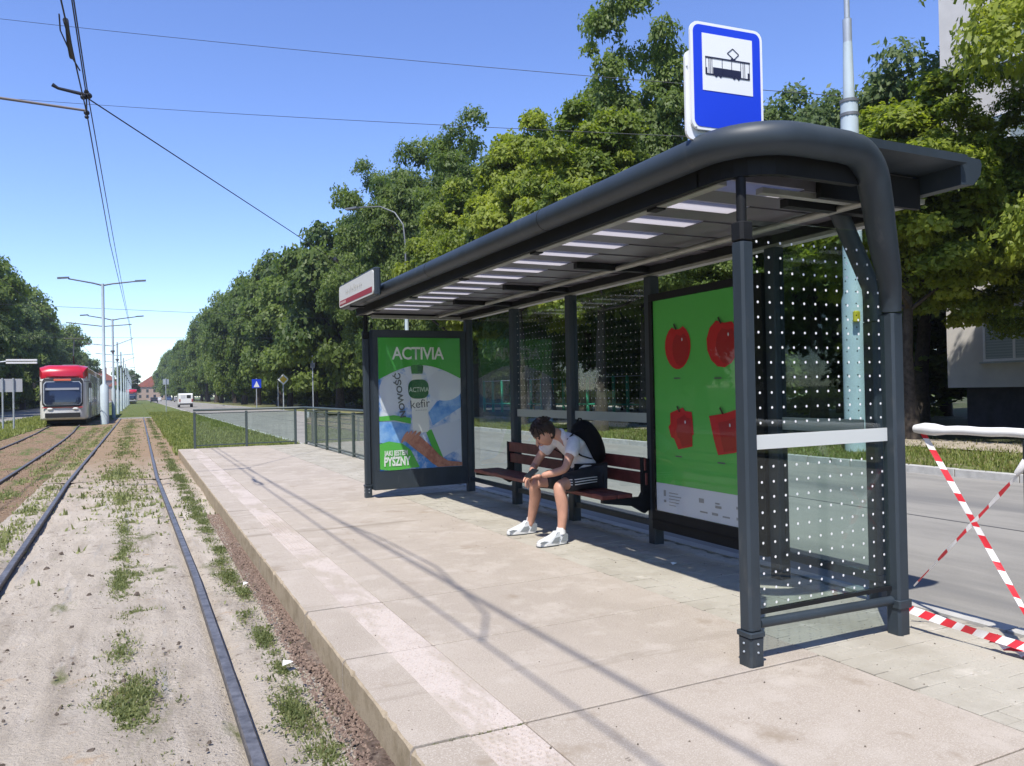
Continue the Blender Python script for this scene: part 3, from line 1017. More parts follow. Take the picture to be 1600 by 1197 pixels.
for i, y in enumerate(np.arange(66, 200, 8.5)):
    tree(-17.5 - (i % 2) * 2, float(y), 5.5, 4.2, 'bush', 'low dark shrub under the trees of the left road', .0, 'shrubs along the left road', 'shrub', 'shrub')
tree(-3.5, 300, 12, 4.2, 'far', 'small dark tree at the end of the avenue beside the red roofs', .1)

# ------------------------------------------------------------------ apartment block
blk = thing('apartment_building', 'pale rendered apartment block at the right edge, half behind the yellow-green tree', 'building', (22, 15.3, 0))
STUCCO = mat('pale_render', (0.62, 0.59, 0.55), 0.9, var=0.06, scale=1.5, bump=0.25, bscale=60)
mb = MB()
mb.box(0, 13, -34, 0, 1.3, 27)
mb.build('wall', STUCCO, blk)
MB().box(.35, 12.6, -33.6, -.35, -.1, 1.298).build('plinth', mat('dark_plinth', (0.055, 0.055, 0.065), 0.85, var=.2, scale=4), blk)
BLIND = mat('blind_behind_glass', (0.30, 0.36, 0.37), 0.3)
for fl in range(8):
    for j in range(4):
        y1 = -1.12 - j * 4.6
        z0 = 2.04 + fl * 2.8
        w = MB()
        y0 = y1 - 1.75
        w.box(-.012, .0, y0 - .05, y1 + .05, z0 - .06, z0 - .02)
        w.box(-.03, -.001, y0, y1, z0, z0 + .07)
        w.box(-.03, -.001, y0, y1, z0 + 1.33, z0 + 1.4)
        for yy in (y0, y0 + .84, y1 - .07):
            w.box(-.03, -.001, yy, yy + .07, z0 + .07, z0 + 1.33)
        wo = w.build('window', WHITE, blk)
        MB().box(-.012, -.003, y0 + .072, y0 + .838, z0 + .072, z0 + 1.328).build('pane', BLIND if j < 2 else GLASSDARK, wo)
        MB().box(-.012, -.003, y0 + .912, y1 - .072, z0 + .072, z0 + 1.328).build('pane', BLIND, wo)
        s = MB()
        if fl < 1:
            for q in range(16):
                s.box(-.016, -.013, y0 + .08, y0 + .83, z0 + .1 + q * .078, z0 + .125 + q * .078)
                s.box(-.016, -.013, y0 + .92, y1 - .08, z0 + .1 + q * .078, z0 + .125 + q * .078)
            s.build('blind_slat', mat('pale_slat', (0.42, 0.47, 0.48), .4), wo)
        MB().box(-.10, -.002, y0 - .08, y1 + .08, z0 - .055, z0 - .012).build('sill', GALV, wo)

# far red-roofed houses
for (x, y, w, d, h, lb, wallc) in [(-6, 420, 13, 20, 7, 'distant reddish house with a tiled roof left of the avenue end', (0.35, 0.27, 0.22)), (7, 460, 16, 20, 7, 'distant red-roofed house at the end of the avenue', (0.42, 0.30, 0.22)), (-18, 470, 16, 22, 11, 'distant dark house behind the row of tram masts', (0.20, 0.16, 0.15))]:
    hs = thing('house', lb, 'house', (x, y, 0))
    MB().box(-w / 2, w / 2, 0, d, 0, h).build('wall', mat('far_wall_%d' % int(y), wallc, .9), hs)
    rf = MB().prism([(-w / 2 - .5, h + .02), (w / 2 + .5, h + .02), (0, h + 6)], 'y', -.5, d + .5).build('roof', mat('red_tiles', (0.34, 0.10, 0.055), .85, var=.2, scale=1), hs)
    MB().box(2, 3, 6, 7, h + 2, h + 7.2).build('chimney', mat('brick_far', (0.25, 0.11, 0.08), .9), rf)
    for i in range(4):
        for k in range(3):
            MB().box(-w / 2 + 1.6 + i * (w - 3.2) / 3.6, -w / 2 + 2.8 + i * (w - 3.2) / 3.6, -.06, -.01, 1.2 + k * 2.9, 2.8 + k * 2.9).build('window', GLASSDARK, hs)

# ------------------------------------------------------------------ shelter
sh = thing('tram_shelter', 'long anthracite tram shelter with tube-framed roof and glass walls on the platform', 'shelter')


def P(mb, name, m, parent=sh, **k):
    return mb.build(name, m, parent, **k)


def front_post(x, y):
    mb = MB()
    mb.bbox(x - .043, x + .043, y - .045, y + .045, PZ - .03, .30, .010)
    mb.bbox(x - .048, x + .048, y - .05, y + .05, .300, .325, .006)
    mb.bbox(x - .038, x + .038, y - .04, y + .04, .326, 2.19, .012)
    o = P(mb, 'front_post', STEEL, smooth=40)
    k = MB()
    k.bbox(x - .040, x + .040, y - .042, y + .042, 2.191, 2.285, .014)
    k.tube([(x, y, 2.286), (x, y, 2.50)], .024, 14)
    k.build('post_head', STEEL_D, o, smooth=40)
    bo = MB()
    for dx, dy in ((-.045, 0), (0, -.047)):
        for z in (.23, .27):
            bo.sphere((x + dx, y + dy, z), .006, n=8, k=4)
    bo.build('bolt', GALV, o)
    return o


front_post(2.632, 2.865)
front_post(2.640, 9.745)


def bent_post(x, y, tx, ty):
    mb = MB()
    mb.bbox(x - .043, x + .043, y - .043, y + .043, PZ - .03, 1.87, .012)
    mb.bbox(x - .050, x + .050, y - .050, y + .050, .300, .345, .006)
    o = P(mb, 'rear_post', STEEL, smooth=40)
    pts = [(x, y, 1.872), (x, y, 2.02), (x - .02, y - .01, 2.08)]
    if tx < 3.5:
        return o
    n = 6
    A, B = Vector((x - .02, y - .01, 2.08)), Vector((tx + .02, ty, 2.56))
    for i in range(1, n + 1):
        pts.append(tuple(A.lerp(B, i / n)))
    k = MB().tube(pts, .052, 16, cap=True)
    k.build('bent_arm', STEEL, o, smooth=50)
    return o


bent_post(3.645, 2.85, 3.43, 2.72)
bent_post(4.03, 3.28, 3.72, 3.28)
RY = [4.05, 5.48, 6.86, 8.19, 9.60]
for y in RY:
    mb = MB().bbox(3.955, 4.05, y - .05, y + .05, PZ - .03, 2.45, .008)
    P(mb, 'rear_post', STEEL)
# roof tube
pts = [(2.52, 9.98, 2.655), (2.52, 8, 2.655), (2.52, 6, 2.655), (2.52, 4.5, 2.655), (2.52, 3.3, 2.655)]
c0 = Vector((2.83, 2.99))
for i in range(0, 10):
    a = PI + (PI / 2) * i / 9
    pts.append((c0.x + .31 * math.cos(a), c0.y + .31 * math.sin(a), 2.655))
pts += [(3.0, 2.68, 2.655), (3.12, 2.68, 2.654)]
cx, cz, rr0 = 3.17, 2.42, .232
for i in range(1, 9):
    a = PI / 2 - R(72) * i / 8
    pts.append((cx + rr0 * math.cos(a), 2.68 + .006 * i, cz + rr0 * math.sin(a)))
pts += [(3.43, 2.745, 2.42), (3.475, 2.765, 2.30), (3.535, 2.79, 2.17), (3.60, 2.82, 2.06), (3.635, 2.842, 1.97), (3.645, 2.85, 1.88)]
P(MB().tube(pts, [.078] * (len(pts) - 6) + [.076, .073, .068, .061, .055, .052], 24), 'roof_tube', STEEL, smooth=60)
for y in (4.62, 6.9, 9.1):
    P(MB().tube([(2.52, y - .0025, 2.655), (2.52, y + .0025, 2.655)], .0795, 24), 'tube_seam', STEEL_D)
# front fascia below the tube, following the corner
fas = []
for (x, y) in [(2.585, 9.9), (2.585, 3.1)] + [(2.585 + .23 + .23 * math.cos(PI + PI / 2 * i / 6), 3.0 + .23 * math.sin(PI + PI / 2 * i / 6)) for i in range(7)] + [(3.30, 2.77)]:
    fas.append((x, y))
mb = MB()
for (a, b_) in zip(fas[:-1], fas[1:]):
    d = Vector((b_[0] - a[0], b_[1] - a[1], 0)).normalized() * .004
    nrm = Vector((-d.y, d.x, 0)).normalized() * .02
    A = Vector((a[0], a[1], 0)) - d
    B = Vector((b_[0], b_[1], 0)) + d
    mb.obox(((A.x + B.x) / 2, (A.y + B.y) / 2, 2.555), (B - A) / 2, nrm, (0, 0, .052))
P(mb, 'fascia', STEEL_D)
P(MB().box(3.30, 4.095, 2.99, 3.02, 2.497, 2.671), 'fascia', STEEL_D)
P(MB().box(2.60, 4.10, 9.86, 9.90, 2.500, 2.665), 'fascia', STEEL_D)
# gutter and top sheet
gp = [(4.10, 2.58), (4.10, 2.745), (4.27, 2.738), (4.285, 2.71), (4.27, 2.65), (4.21, 2.59)]
P(MB().prism(gp, 'y', 2.745, 9.95), 'gutter', STEEL)
P(MB().prism([(2.60, 3.02), (2.60, 2.98), (2.88, 2.705), (4.10, 2.705), (4.10, 3.02)], 'z', 2.690, 2.735), 'roof_edge_sheet', STEEL)
P(MB().box(2.56, 4.08, 9.42, 9.95, 2.672, 2.715), 'roof_edge_sheet', STEEL)
# roof slabs between opal strips
S0, SD, SW = 3.12, .41, .19
ye = 3.022
for k in range(16):
    a = S0 + SD * k - SW / 2
    P(MB().box(2.605, 4.078, ye, a, 2.540, 2.712), 'roof_panel', SOFFIT)
    P(MB().box(3.22, 4.078, a + .002, a + SW - .002, 2.532, 2.708), 'roof_panel', SOFFIT)
    P(MB().box(2.67, 3.22, a + .001, a + SW - .001, 2.536, 2.544), 'roof_strip', STRIP)
    ye = a + SW
P(MB().box(2.605, 4.078, ye, 9.419, 2.535, 2.712), 'roof_panel', SOFFIT)
P(MB().box(2.605, 4.078, 9.421, 9.859, 2.535, 2.67), 'roof_panel', SOFFIT)
# inner alu ledges with dark clamps
yb = [2.95, 3.55, 5.0, 6.4, 7.8, 9.2, 9.8]
for a, b_ in zip(yb[:-1], yb[1:]):
    P(MB().box(2.607, 2.665, a + .05, b_ - .05, 2.498, 2.530), 'alu_ledge', ALU)
for a in yb[1:-1]:
    P(MB().box(2.607, 2.672, a - .045, a + .045, 2.490, 2.533), 'clamp', STEEL_D)
P(MB().tube([(3.64, 2.93, 2.50), (3.64, 9.85, 2.50)], .022, 10), 'alu_beam', ALU, smooth=60)
P(MB().box(3.98, 4.06, 3.15, 9.84, 2.452, 2.475), 'alu_beam', ALU)
P(MB().box(3.96, 4.07, 3.15, 9.85, 2.476, 2.533), 'rear_beam', STEEL_D)
P(MB().box(4.082, 4.19, 3.03, 9.84, 2.545, 2.572), 'alu_ledge', ALU)
P(MB().box(2.95, 3.9, 3.05, 3.10, 2.503, 2.532), 'alu_ledge', ALU)
P(MB().box(2.72, 3.95, 9.72, 9.78, 2.46, 2.50), 'alu_beam', ALU)
for y in (3.2, 5.48, 6.86, 8.19):
    P(MB().box(3.25, 3.96, y - .03, y + .03, 2.485, 2.533), 'roof_rib', STEEL_D)
# base rails
P(MB().tube([(2.68, 2.86, .352), (3.60, 2.855, .338)], .024, 12), 'base_rail', STEEL, smooth=60)
P(MB().box(2.672, 3.60, 2.85, 2.875, .395, .415), 'glass_bead', STEEL_D)
for a, b_ in [(3.33, 4.0), (5.53, 6.81), (6.91, 8.14), (8.24, 9.55), (4.10, 5.43)]:
    P(MB().box(3.985, 4.025, a, b_, .300, .350), 'base_rail', STEEL)


def pane(mb, name, m=GLASS, parent=sh):
    return mb.build(name, m, parent)


sg = pane(MB().box(2.672, 3.600, 2.858, 2.866, .416, 2.30), 'glass_pane')
d = MB()


def disc(mb, c, u, v, r_, n=8):
    c, u, v = Vector(c), Vector(u), Vector(v)
    mb.add([c + (u * math.cos(2 * PI * i / n) + v * math.sin(2 * PI * i / n)) * r_ for i in range(n)], [tuple(range(n))])


for i in range(12):
    for z in [.44 + .0735 * k for k in range(10)] + [1.315 + .0735 * k for k in range(13)]:
        disc(d, (2.715 + .0765 * i, 2.8565, z), (1, 0, 0), (0, 0, 1), .0068)
d.build('printed_dots', DOT, sg, kind='stuff')
MB().box(2.675, 3.598, 2.853, 2.8575, 1.188, 1.258).build('white_band', FROST, sg)
for a, b_ in [(5.53, 6.81), (6.91, 8.14), (8.24, 9.55), (3.33, 4.0)]:
    gp_ = pane(MB().box(4.002, 4.010, a, b_, .352, 2.40), 'glass_pane', GLASS if a > 4 else GLASS)
    d = MB()
    if a != 8.24:
        yy = a + .04
        while yy < b_ - .02:
            for k in range(15):
                disc(d, (4.0005, yy, 1.33 + .0735 * k), (0, 1, 0), (0, 0, 1), .0052)
            yy += .0765
        d.build('printed_dots', DOT if a > 4 else mat('dark_dots', (.03, .03, .03), .5), gp_, kind='stuff')
        MB().box(3.996, 4.0015, a + .003, b_ - .003, 1.19, 1.275).build('white_band', FROST_G, gp_)


def text_mesh(body, size, name, m, parent, mat4, bold=.0, sx=1.0, align='CENTER', spacing=1.0):
    cu = bpy.data.curves.new('txt', 'FONT')
    cu.body = body
    cu.size = size
    cu.align_x = align
    cu.align_y = 'CENTER'
    cu.offset = bold
    cu.space_character = spacing
    cu.resolution_u = 3
    ob = bpy.data.objects.new('txt', cu)
    C.objects.link(ob)
    dg = bpy.context.evaluated_depsgraph_get()
    me = bpy.data.meshes.new_from_object(ob.evaluated_get(dg))
    bpy.data.objects.remove(ob)
    me.transform(mat4 @ Matrix.Diagonal((sx, 1, 1, 1)))
    me.materials.clear()
    me.materials.append(m)
    return put(name, me, parent)


def flat(poly, fn, z, name, m, parent):
    """polygon in poster coordinates u,v (metres) lifted by z off the sheet"""
    mb = MB()
    mb.add([fn(u, v, z) for u, v in poly], [tuple(range(len(poly)))])
    return mb.build(name, m, parent)


def ell(cu, cv, ru, rv, n=24, a0=0, a1=2 * PI, rot=0):
    out = []
    for i in range(n):
        a = a0 + (a1 - a0) * i / n
        x, y = ru * math.cos(a), rv * math.sin(a)
        out.append((cu + x * math.cos(rot) - y * math.sin(rot), cv + x * math.sin(rot) + y * math.cos(rot)))
    return out


# --- far advert: faces the camera, plane y = 9.6
A1 = P(MB().box(2.686, 3.952, 9.60, 9.75, .262, 2.30), 'advert_case', STEEL)
pu0, pw_, pz0, ph_ = 2.752, 1.118, .505, 1.695


def f1(u, v, z):
    return (pu0 + u, 9.575 - z, pz0 + v)


fr = MB()
fr.box(2.690, 3.950, 9.57, 9.599, 2.205, 2.296)
fr.box(2.690, 3.950, 9.57, 9.599, .270, .500)
fr.box(2.690, 2.748, 9.57, 9.599, .501, 2.204)
fr.box(3.874, 3.950, 9.57, 9.599, .501, 2.204)
fr.build('frame', STEEL, A1)
GREEN = mat('poster_green', (0.055, 0.38, 0.045), .5)
LGREEN = mat('poster_light_green', (0.10, 0.45, 0.07), .5)
PSKY = layered('poster_sky', [((0.09, 0.28, 0.68), 0, 0, 0, (1, 1, 1)), ((0.70, 0.74, 0.84), 3.2, .40, .52, (1, 1, 1))], .5, 0.0)
PWHITE = mat('poster_white', (0.64, 0.68, 0.78), .5)
PBLUE = mat('poster_blue', (0.07, 0.26, 0.70), .5, col2=(0.30, 0.52, 0.85), scale=6)
PGREY = mat('poster_grey', (0.10, 0.11, 0.13), .5)
PSKIN = mat('poster_skin', (0.55, 0.25, 0.17), .5, col2=(0.36, 0.13, 0.09), scale=16, var=.2)
DGREEN = mat('poster_dark_green', (0.015, 0.12, 0.04), .5)
BOTTLE = mat('poster_bottle', (0.76, 0.76, 0.73), .5)
MB().box(pu0 - .002, pu0 + pw_ + .002, 9.585, 9.598, pz0 - .002, pz0 + ph_).build('poster_sheet', PSKY, A1)
X_, V_ = pw_, ph_
# green top with curved lower edge
arc = [(u, 1.06 + .26 * math.sin(PI * (u / X_)) ** .9) for u in np.linspace(0, X_, 25)]
top = [(0, V_), (0, 1.16)] + [(u, 1.16 + .18 * math.sin(PI * u / X_)) for u in np.linspace(0, X_, 24)][1:-1] + [(X_, 1.16), (X_, V_)]
flat(top[::-1], f1, .000, 'green_field', GREEN, A1)
flat(ell(.23, 1.02, .22, .23), f1, -.004, 'cloud', PWHITE, A1)
flat(ell(.90, 1.07, .26, .20), f1, -.0045, 'cloud', PWHITE, A1)
flat(ell(.16, .88, .14, .15), f1, -.0042, 'cloud', PWHITE, A1)
flat([(.72, .55), (X_, .78), (X_, 1.02), (.78, .86), (.66, .72)], f1, -.0055, 'blue_sky_patch', PBLUE, A1)
flat([(.62, .50), (X_, .62), (X_, .25), (.80, .10), (.68, .34)], f1, -.0052, 'cloud', PWHITE, A1)
flat([(0, .69), (.2, .70), (.42, .66), (.42, .585), (.2, .635), (0, .63)], f1, -.003, 'green_ribbon', LGREEN, A1)
flat([(0, .62), (.2, .62), (.42, .57), (.34, .30), (0, .36)], f1, -.0048, 'blue_sky_patch', PBLUE, A1)
flat([(0, .34), (.12, .37), (.30, .335), (.41, .25), (.53, .02), (.42, .015), (.26, -.0), (.12, -.0), (0, .02)], f1, -.002, 'green_field', LGREEN, A1)
flat([(.62, .48), (.70, .50), (.90, .02), (.80, .02)], f1, -.0035, 'green_ribbon', LGREEN, A1)
# bottle
flat([(.445, .50), (.42, 1.02), (.42, 1.10), (.44, 1.15), (.45, 1.22), (.57, 1.22), (.58, 1.15), (.625, 1.10), (.635, 1.0), (.67, .50), (.64, .47), (.5, .46)], f1, .002, 'bottle_print', BOTTLE, A1)
flat([(.44, 1.23), (.43, 1.33), (.46, 1.345), (.58, 1.345), (.60, 1.33), (.59, 1.23)], f1, .003, 'bottle_cap_print', mat('poster_cap', (0.04, 0.20, 0.04), .5), A1)
flat([(.52, 1.235), (.52, 1.343), (.60, 1.33), (.59, 1.235)], f1, .0034, 'bottle_cap_print', DGREEN, A1)
lab = [(.395 + .135 + .14 * (abs(math.cos(a)) ** .6) * (1 if math.cos(a) > 0 else -1), 1.03 + .125 * (abs(math.sin(a)) ** .75) * (1 if math.sin(a) > 0 else -1)) for a in np.linspace(0, 2 * PI, 33)[:-1]]
flat(lab, f1, .004, 'label_print', DGREEN, A1)
mt = lambda u, v, z, rot=0: Matrix.Translation(Vector(f1(u, v, z))) @ Matrix.Rotation(R(90), 4, 'X') @ Matrix.Rotation(rot, 4, 'Z')
text_mesh('ACTIVIA', .225, 'lettering', mat('poster_letter_white', (0.78, 0.80, 0.78), .5), A1, mt(.535, 1.485, .004), bold=.0035, sx=.88, spacing=.93)
text_mesh('ACTIVIA', .085, 'lettering', mat('poster_letter_pale', (0.50, 0.62, 0.50), .5), A1, mt(.535, 1.02, .006), bold=.001, sx=.85)
text_mesh('kefir', .15, 'lettering', PGREY, A1, mt(.545, .835, .006, R(4)), bold=.0005)
text_mesh('NOWOŚĆ', .105, 'lettering', PGREY, A1, mt(.285, .955, .004, R(97)), bold=.003, sx=1.15)
text_mesh('JAKI JESTEM', .09, 'lettering', MATS['poster_letter_white'], A1, mt(.215, .215, .004), bold=.003, sx=.66)
text_mesh('PYSZNY', .155, 'lettering', MATS['poster_letter_white'], A1, mt(.225, .105, .004), bold=.006, sx=.62)
text_mesh('-----', .05, 'lettering', PGREY, A1, mt(.56, .76, .006), sx=2)
# hand print reaching up from the lower right
flat([(.30, .41), (.36, .345), (.47, .25), (.60, .15), (.70, .06), (.78, .005), (X_, .005), (X_, .05), (.92, .08), (.80, .16), (.70, .27), (.60, .36), (.54, .42), (.44, .44)], f1, .007, 'hand_print', PSKIN, A1)
for i, (u, v) in enumerate([(.33, .425), (.38, .435), (.435, .44), (.49, .43)]):
    flat(ell(u, v - .01, .022, .085, 14, rot=R(-32 - i * 4)), f1, .009 + i * .0005, 'finger_print', mat('poster_finger_%d' % i, (0.60 - i * .03, 0.29 - i * .02, 0.20 - i * .015), .5), A1)
MB().box(2.75, 3.872, 9.560, 9.563, .503, 2.203).build('cover_glass', GLASS_P, A1)

# --- near advert: faces the track, plane x = 3.93
A2 = P(MB().box(3.962, 4.045, 4.101, 5.429, .30, 2.285), 'advert_case', STEEL_D)
qy0, qw, qz0, qh = 5.385, 1.205, .460, 1.765


def f2(u, v, z):
    return (3.945 - z, qy0 - u, qz0 + v)


fr = MB()
fr.box(3.93, 3.961, 4.10, 5.43, 2.228, 2.285)
fr.box(3.93, 3.961, 4.10, 5.43, .300, .457)
fr.box(3.93, 3.961, 4.10, 4.178, .458, 2.227)
fr.box(3.93, 3.961, 5.387, 5.43, .458, 2.227)
fr.box(3.922, 3.929, 4.10, 5.43, .372, .380)
fr.build('frame', STEEL_D, A2)
PG2 = mat('apple_poster_green', (0.095, 0.47, 0.085), .55)
MB().box(3.948, 3.9605, 4.179, 5.386, .458, 2.226).build('poster_sheet', PG2, A2)
flat([(0, 0), (qw, 0), (qw, .235), (0, .235)], f2, 0, 'info_band', PWHITE, A2)
RD = mat('poster_red', (0.50, 0.010, 0.016), .5)
RD2 = mat('poster_dark_red', (0.35, 0.008, 0.013), .5)
STALK = mat('poster_stalk', (0.02, 0.012, 0.008), .6)
GREYT = mat('poster_small_print', (0.14, 0.17, 0.15), .6)


def apple(cu, cv, w, h, corners, seed):
    rnd = random.Random(seed)
    n = corners
    pts = []
    for i in range(n):
        a = 2 * PI * i / n + (.3 if n < 12 else 0)
        rr_ = 1.0
        c, s_ = math.cos(a), math.sin(a)
        if n < 9:
            k = max(abs(c), abs(s_))
            c, s_ = c / k * .93, s_ / k * .93
            rr_ = rnd.uniform(.88, 1.0)
        pts.append((cu + w / 2 * c * rr_ * (1.0 + .06 * s_), cv + h / 2 * s_ * rr_ - (.035 if abs(a - PI / 2) < .2 and n > 12 else 0)))
    if n == 8:
        pts = [(cu + w * a, cv + h * b_) for a, b_ in [(-.42, .36), (-.30, .40), (.10, .50), (.18, .42), (.44, .40), (.50, -.12), (.44, -.14), (.44, -.40), (-.12, -.50), (-.28, -.25), (-.40, -.22), (-.50, .03), (-.42, .10)]]
    if n == 6:
        pts = [(cu + w * a, cv + h * b_) for a, b_ in [(-.50, .34), (.0, .40), (.5, .52), (.54, .30), (.50, -.36), (.30, -.42), (-.22, -.50), (-.34, -.20)]]
    flat(pts, f2, .002, 'apple_print', RD, A2)
    pts2 = [(cu + (u - cu) * .62 + w * .12, cv + (v - cv) * .75 - h * .05) for u, v in pts]
    flat(pts2, f2, .005, 'apple_print', RD2, A2)
    flat([(cu - .045, cv + h * .52), (cu - .030, cv + h * .54), (cu + .004, cv + h * .40), (cu - .014, cv + h * .39)], f2, .008, 'stalk_print', STALK, A2)
    flat(ell(cu + w * .2, cv + h * .16, .008, .014, 8), f2, .008, 'gleam_print', PWHITE, A2)


apple(.325, 1.36, .33, .36, 22, 1)
apple(.86, 1.36, .36, .37, 13, 2)
apple(.345, .70, .32, .34, 8, 3)
apple(.86, .69, .34, .35, 6, 4)
for (u, v) in [(.31, 1.11), (.80, 1.10), (.31, .475), (.82, .46)]:
    text_mesh('–––', .05, 'small_print', GREYT, A2, Matrix.Translation(Vector(f2(u, v, .002))) @ Matrix.Rotation(R(-90), 4, 'Z') @ Matrix.Rotation(R(90), 4, 'X'), bold=.004)
sm = MB()
rnd = random.Random(3)
for (u, v, w, h) in [(.10, .13, .03, .05), (.10, .08, .03, .02), (.17, .16, .12, .007), (.17, .135, .16, .007), (.17, .11, .14, .007), (.17, .085, .13, .007), (.17, .06, .09, .006), (.55, .13, .06, .035), (.74, .14, .05, .012), (.74, .11, .07, .02), (.56, .055, .09, .012), (.70, .052, .07, .02), (.82, .05, .08, .012), (.97, .05, .06, .02), (.97, .13, .08, .02)]:
    sm.add([f2(u, v, .002), f2(u + w, v, .002), f2(u + w, v + h, .002), f2(u, v + h, .002)], [(0, 1, 2, 3)])
sm.build('small_print', mat('info_grey', (0.30, 0.31, 0.33), .6), A2)
MB().box(3.926, 3.929, 4.18, 5.385, .46, 2.225).build('cover_glass', GLASS_P, A2)

# ------------------------------------------------------------------ bench
bn = thing('bench', 'red-brown slatted bench with backrest fixed along the rear glass of the shelter', 'bench', (3.8, 6.85, PZ))
BL = 2.72


def board(x0, x1, z0, z1, tilt=0, name='board', y0=-BL / 2, y1=BL / 2, nm=None):
    return MB().bbox(x0, x1, y0, y1, z0, z1, .008).build(name, WOOD, bn)


board(.095, .125, .625 - .0, .735, name='backrest_board')
board(.105, .135, .500, .605, name='backrest_board')
board(-.335, -.185, .405, .440, name='seat_board')
board(-.175, -.025, .405, .440, name='seat_board')
for y in (-1.335, .02, 1.335):
    pr = [(-.32, .375), (-.32, .402), (.06, .402), (.085, .44), (.085, .74), (.17, .72), (.17, .30), (.10, .26), (-.02, .33)]
    MB().prism(pr, 'y', y - .02, y + .02).build('bracket', STEEL_D, bn)

# ------------------------------------------------------------------ signs on the roof
ns = thing('name_sign', 'white station name sign with red stripe on the far end of the shelter roof', 'sign', (2.30, 8.92, 2.555))
MB().bbox(.012, .085, -.80, .80, 0, .30, .02).build('box', STEEL, ns)
pl_ = []
for (cy, cz, a0) in [(.735, .235, 0), (-.735, .235, 90), (-.735, .055, 180), (.735, .055, 270)]:
    for i in range(5):
        a = R(a0 + 22.5 * i)
        pl_.append((cy + .04 * math.cos(a), cz + .04 * math.sin(a)))
MB().prism(pl_, 'x', .0, .011).build('face', mat('sign_white', (0.60, 0.60, 0.57), .4), ns)
MB().box(-.003, -.001, -.735, .735, .035, .095).build('red_stripe', mat('sign_red', (0.30, 0.03, 0.04), .45), ns)
sm = MB()
rnd = random.Random(4)
y = .42
while y > -.30:
    w = rnd.uniform(.02, .05)
    h = rnd.choice([.06, .06, .085])
    sm.box(-.003, -.001, y - .013, y, .14, .14 + h)
    sm.box(-.003, -.001, y - w, y - .014, .14 + h * .45, .14 + h * .65)
    y -= w + .045
sm.build('lettering', mat('sign_grey_print', (0.42, 0.42, 0.40), .6), ns)
sm = MB()
for i in range(6):
    sm.box(-.005, -.0035, .68 - i * .05, .71 - i * .05, .05, .08)
sm.build('lettering', mat('sign_pink_print', (0.52, 0.42, 0.40), .6), ns)
MB().box(.02, .2, .3, .34, -.02, .001).build('bracket', STEEL_D, ns)

ts = thing('tram_stop_sign', 'blue tram stop sign with black tram pictogram standing on the near roof corner', 'sign', (2.65, 2.96, 2.70), R(-5))


def rrect(w, h, r_, cu=0, cv=0, n=5):
    out = []
    for (sx, sy, a0) in [(1, 1, 0), (-1, 1, 90), (-1, -1, 180), (1, -1, 270)]:
        for i in range(n):
            a = R(a0 + 90 * i / (n - 1))
            out.append((cu + sx * (w / 2 - r_) + r_ * math.cos(a), cv + sy * (h / 2 - r_) + r_ * math.sin(a)))
    return out


SBLUE = mat('sign_blue', (0.012, 0.055, 0.66), .4)
SW_ = mat('sign_pure_white', (0.80, 0.82, 0.84), .4)
SINK = mat('sign_ink', (0.012, 0.016, 0.05), .5)
cv0 = .315
MB().prism(rrect(.425, .53, .045, 0, cv0), 'y', 0, .012).build('plate', SW_, ts)
MB().prism(rrect(.46, .44, .04, .0, .225), 'y', .022, .036).build('back_plate', SW_, ts)
MB().prism(rrect(.395, .50, .035, 0, cv0), 'y', -.002, -.0005).build('blue_field', SBLUE, ts)
MB().box(-.148, .148, -.004, -.0025, .245, .525).build('white_field', SW_, ts)
MB().box(-.02, .02, .037, .06, .036, .40).build('bracket', GALV, ts)
p = MB()
p.box(-.132, .132, -.0062, -.0045, .405, .412)
p.box(-.132, -.122, -.0062, -.0045, .325, .357)
p.box(.118, .130, -.0062, -.0045, .325, .357)
p.box(-.128, .128, -.0062, -.0045, .322, .329)
p.box(-.088, .076, -.0062, -.0045, .330, .362)
for x in (-.130, -.112, -.104, -.094, -.034, .022, .076, .090, .100, .128):
    p.box(x - .001, x + .0014, -.0062, -.0045, .329, .406)
for x in (-.070, -.044, .036, .062):
    p.prism([(x - .010, .322), (x, .314), (x + .010, .322)], 'y', -.0062, -.0045)
p.box(.018, .046, -.0062, -.0045, .412, .418)
for a, b_ in [((.032, .418), (-.002, .442)), ((-.002, .442), (.030, .468)), ((.030, .468), (.066, .442)), ((.066, .442), (.040, .418))]:
    d_ = Vector((b_[0] - a[0], 0, b_[1] - a[1]))
    n_ = Vector((-d_.z, 0, d_.x)).normalized() * .0019
    A, B = Vector((a[0], -.0053, a[1])), Vector((b_[0], -.0053, b_[1]))
    p.obox((A + B) / 2, d_ / 2, n_, (0, .0008, 0))
p.build('tram_pictogram', SINK, ts)
bo = MB()
for x in (-.19, -.02, .17, .222, -.222):
    bo.sphere((x, -.002 if abs(x) < .2 else .02, .06 if abs(x) < .2 else .36), .005, n=8, k=4)
bo.build('bolt', GALV, ts)

# ------------------------------------------------------------------ glass fence round the far end of the platform
gf = thing('glass_fence', 'low grey-green fence with glass panes round the far end of the platform', 'fence')
FZ = 1.14


def fence_run(pts):
    for (x, y) in pts:
        MB().bbox(x - .03, x + .03, y - .03, y + .03, PZ, FZ - .045, .005).build('post', FENCE_G, gf)
    for (a, b_) in zip(pts[:-1], pts[1:]):
        A, B = Vector((*a, 0)), Vector((*b_, 0))
        d_ = (B - A)
        u = d_.normalized()
        nn = Vector((-u.y, u.x, 0))
        h = (d_ - u * .07) / 2
        mid = (A + B) / 2
        MB().obox(mid + Vector((0, 0, .235)), h, nn * .015, (0, 0, .015)).build('bottom_rail', FENCE_G, gf)
        MB().obox(mid + Vector((0, 0, 1.055)), h, nn * .015, (0, 0, .012)).build('upper_rail', FENCE_G, gf)
        MB().obox(mid + Vector((0, 0, .647)), h, nn * .004, (0, 0, .39)).build('glass_pane', GLASS_G, gf)


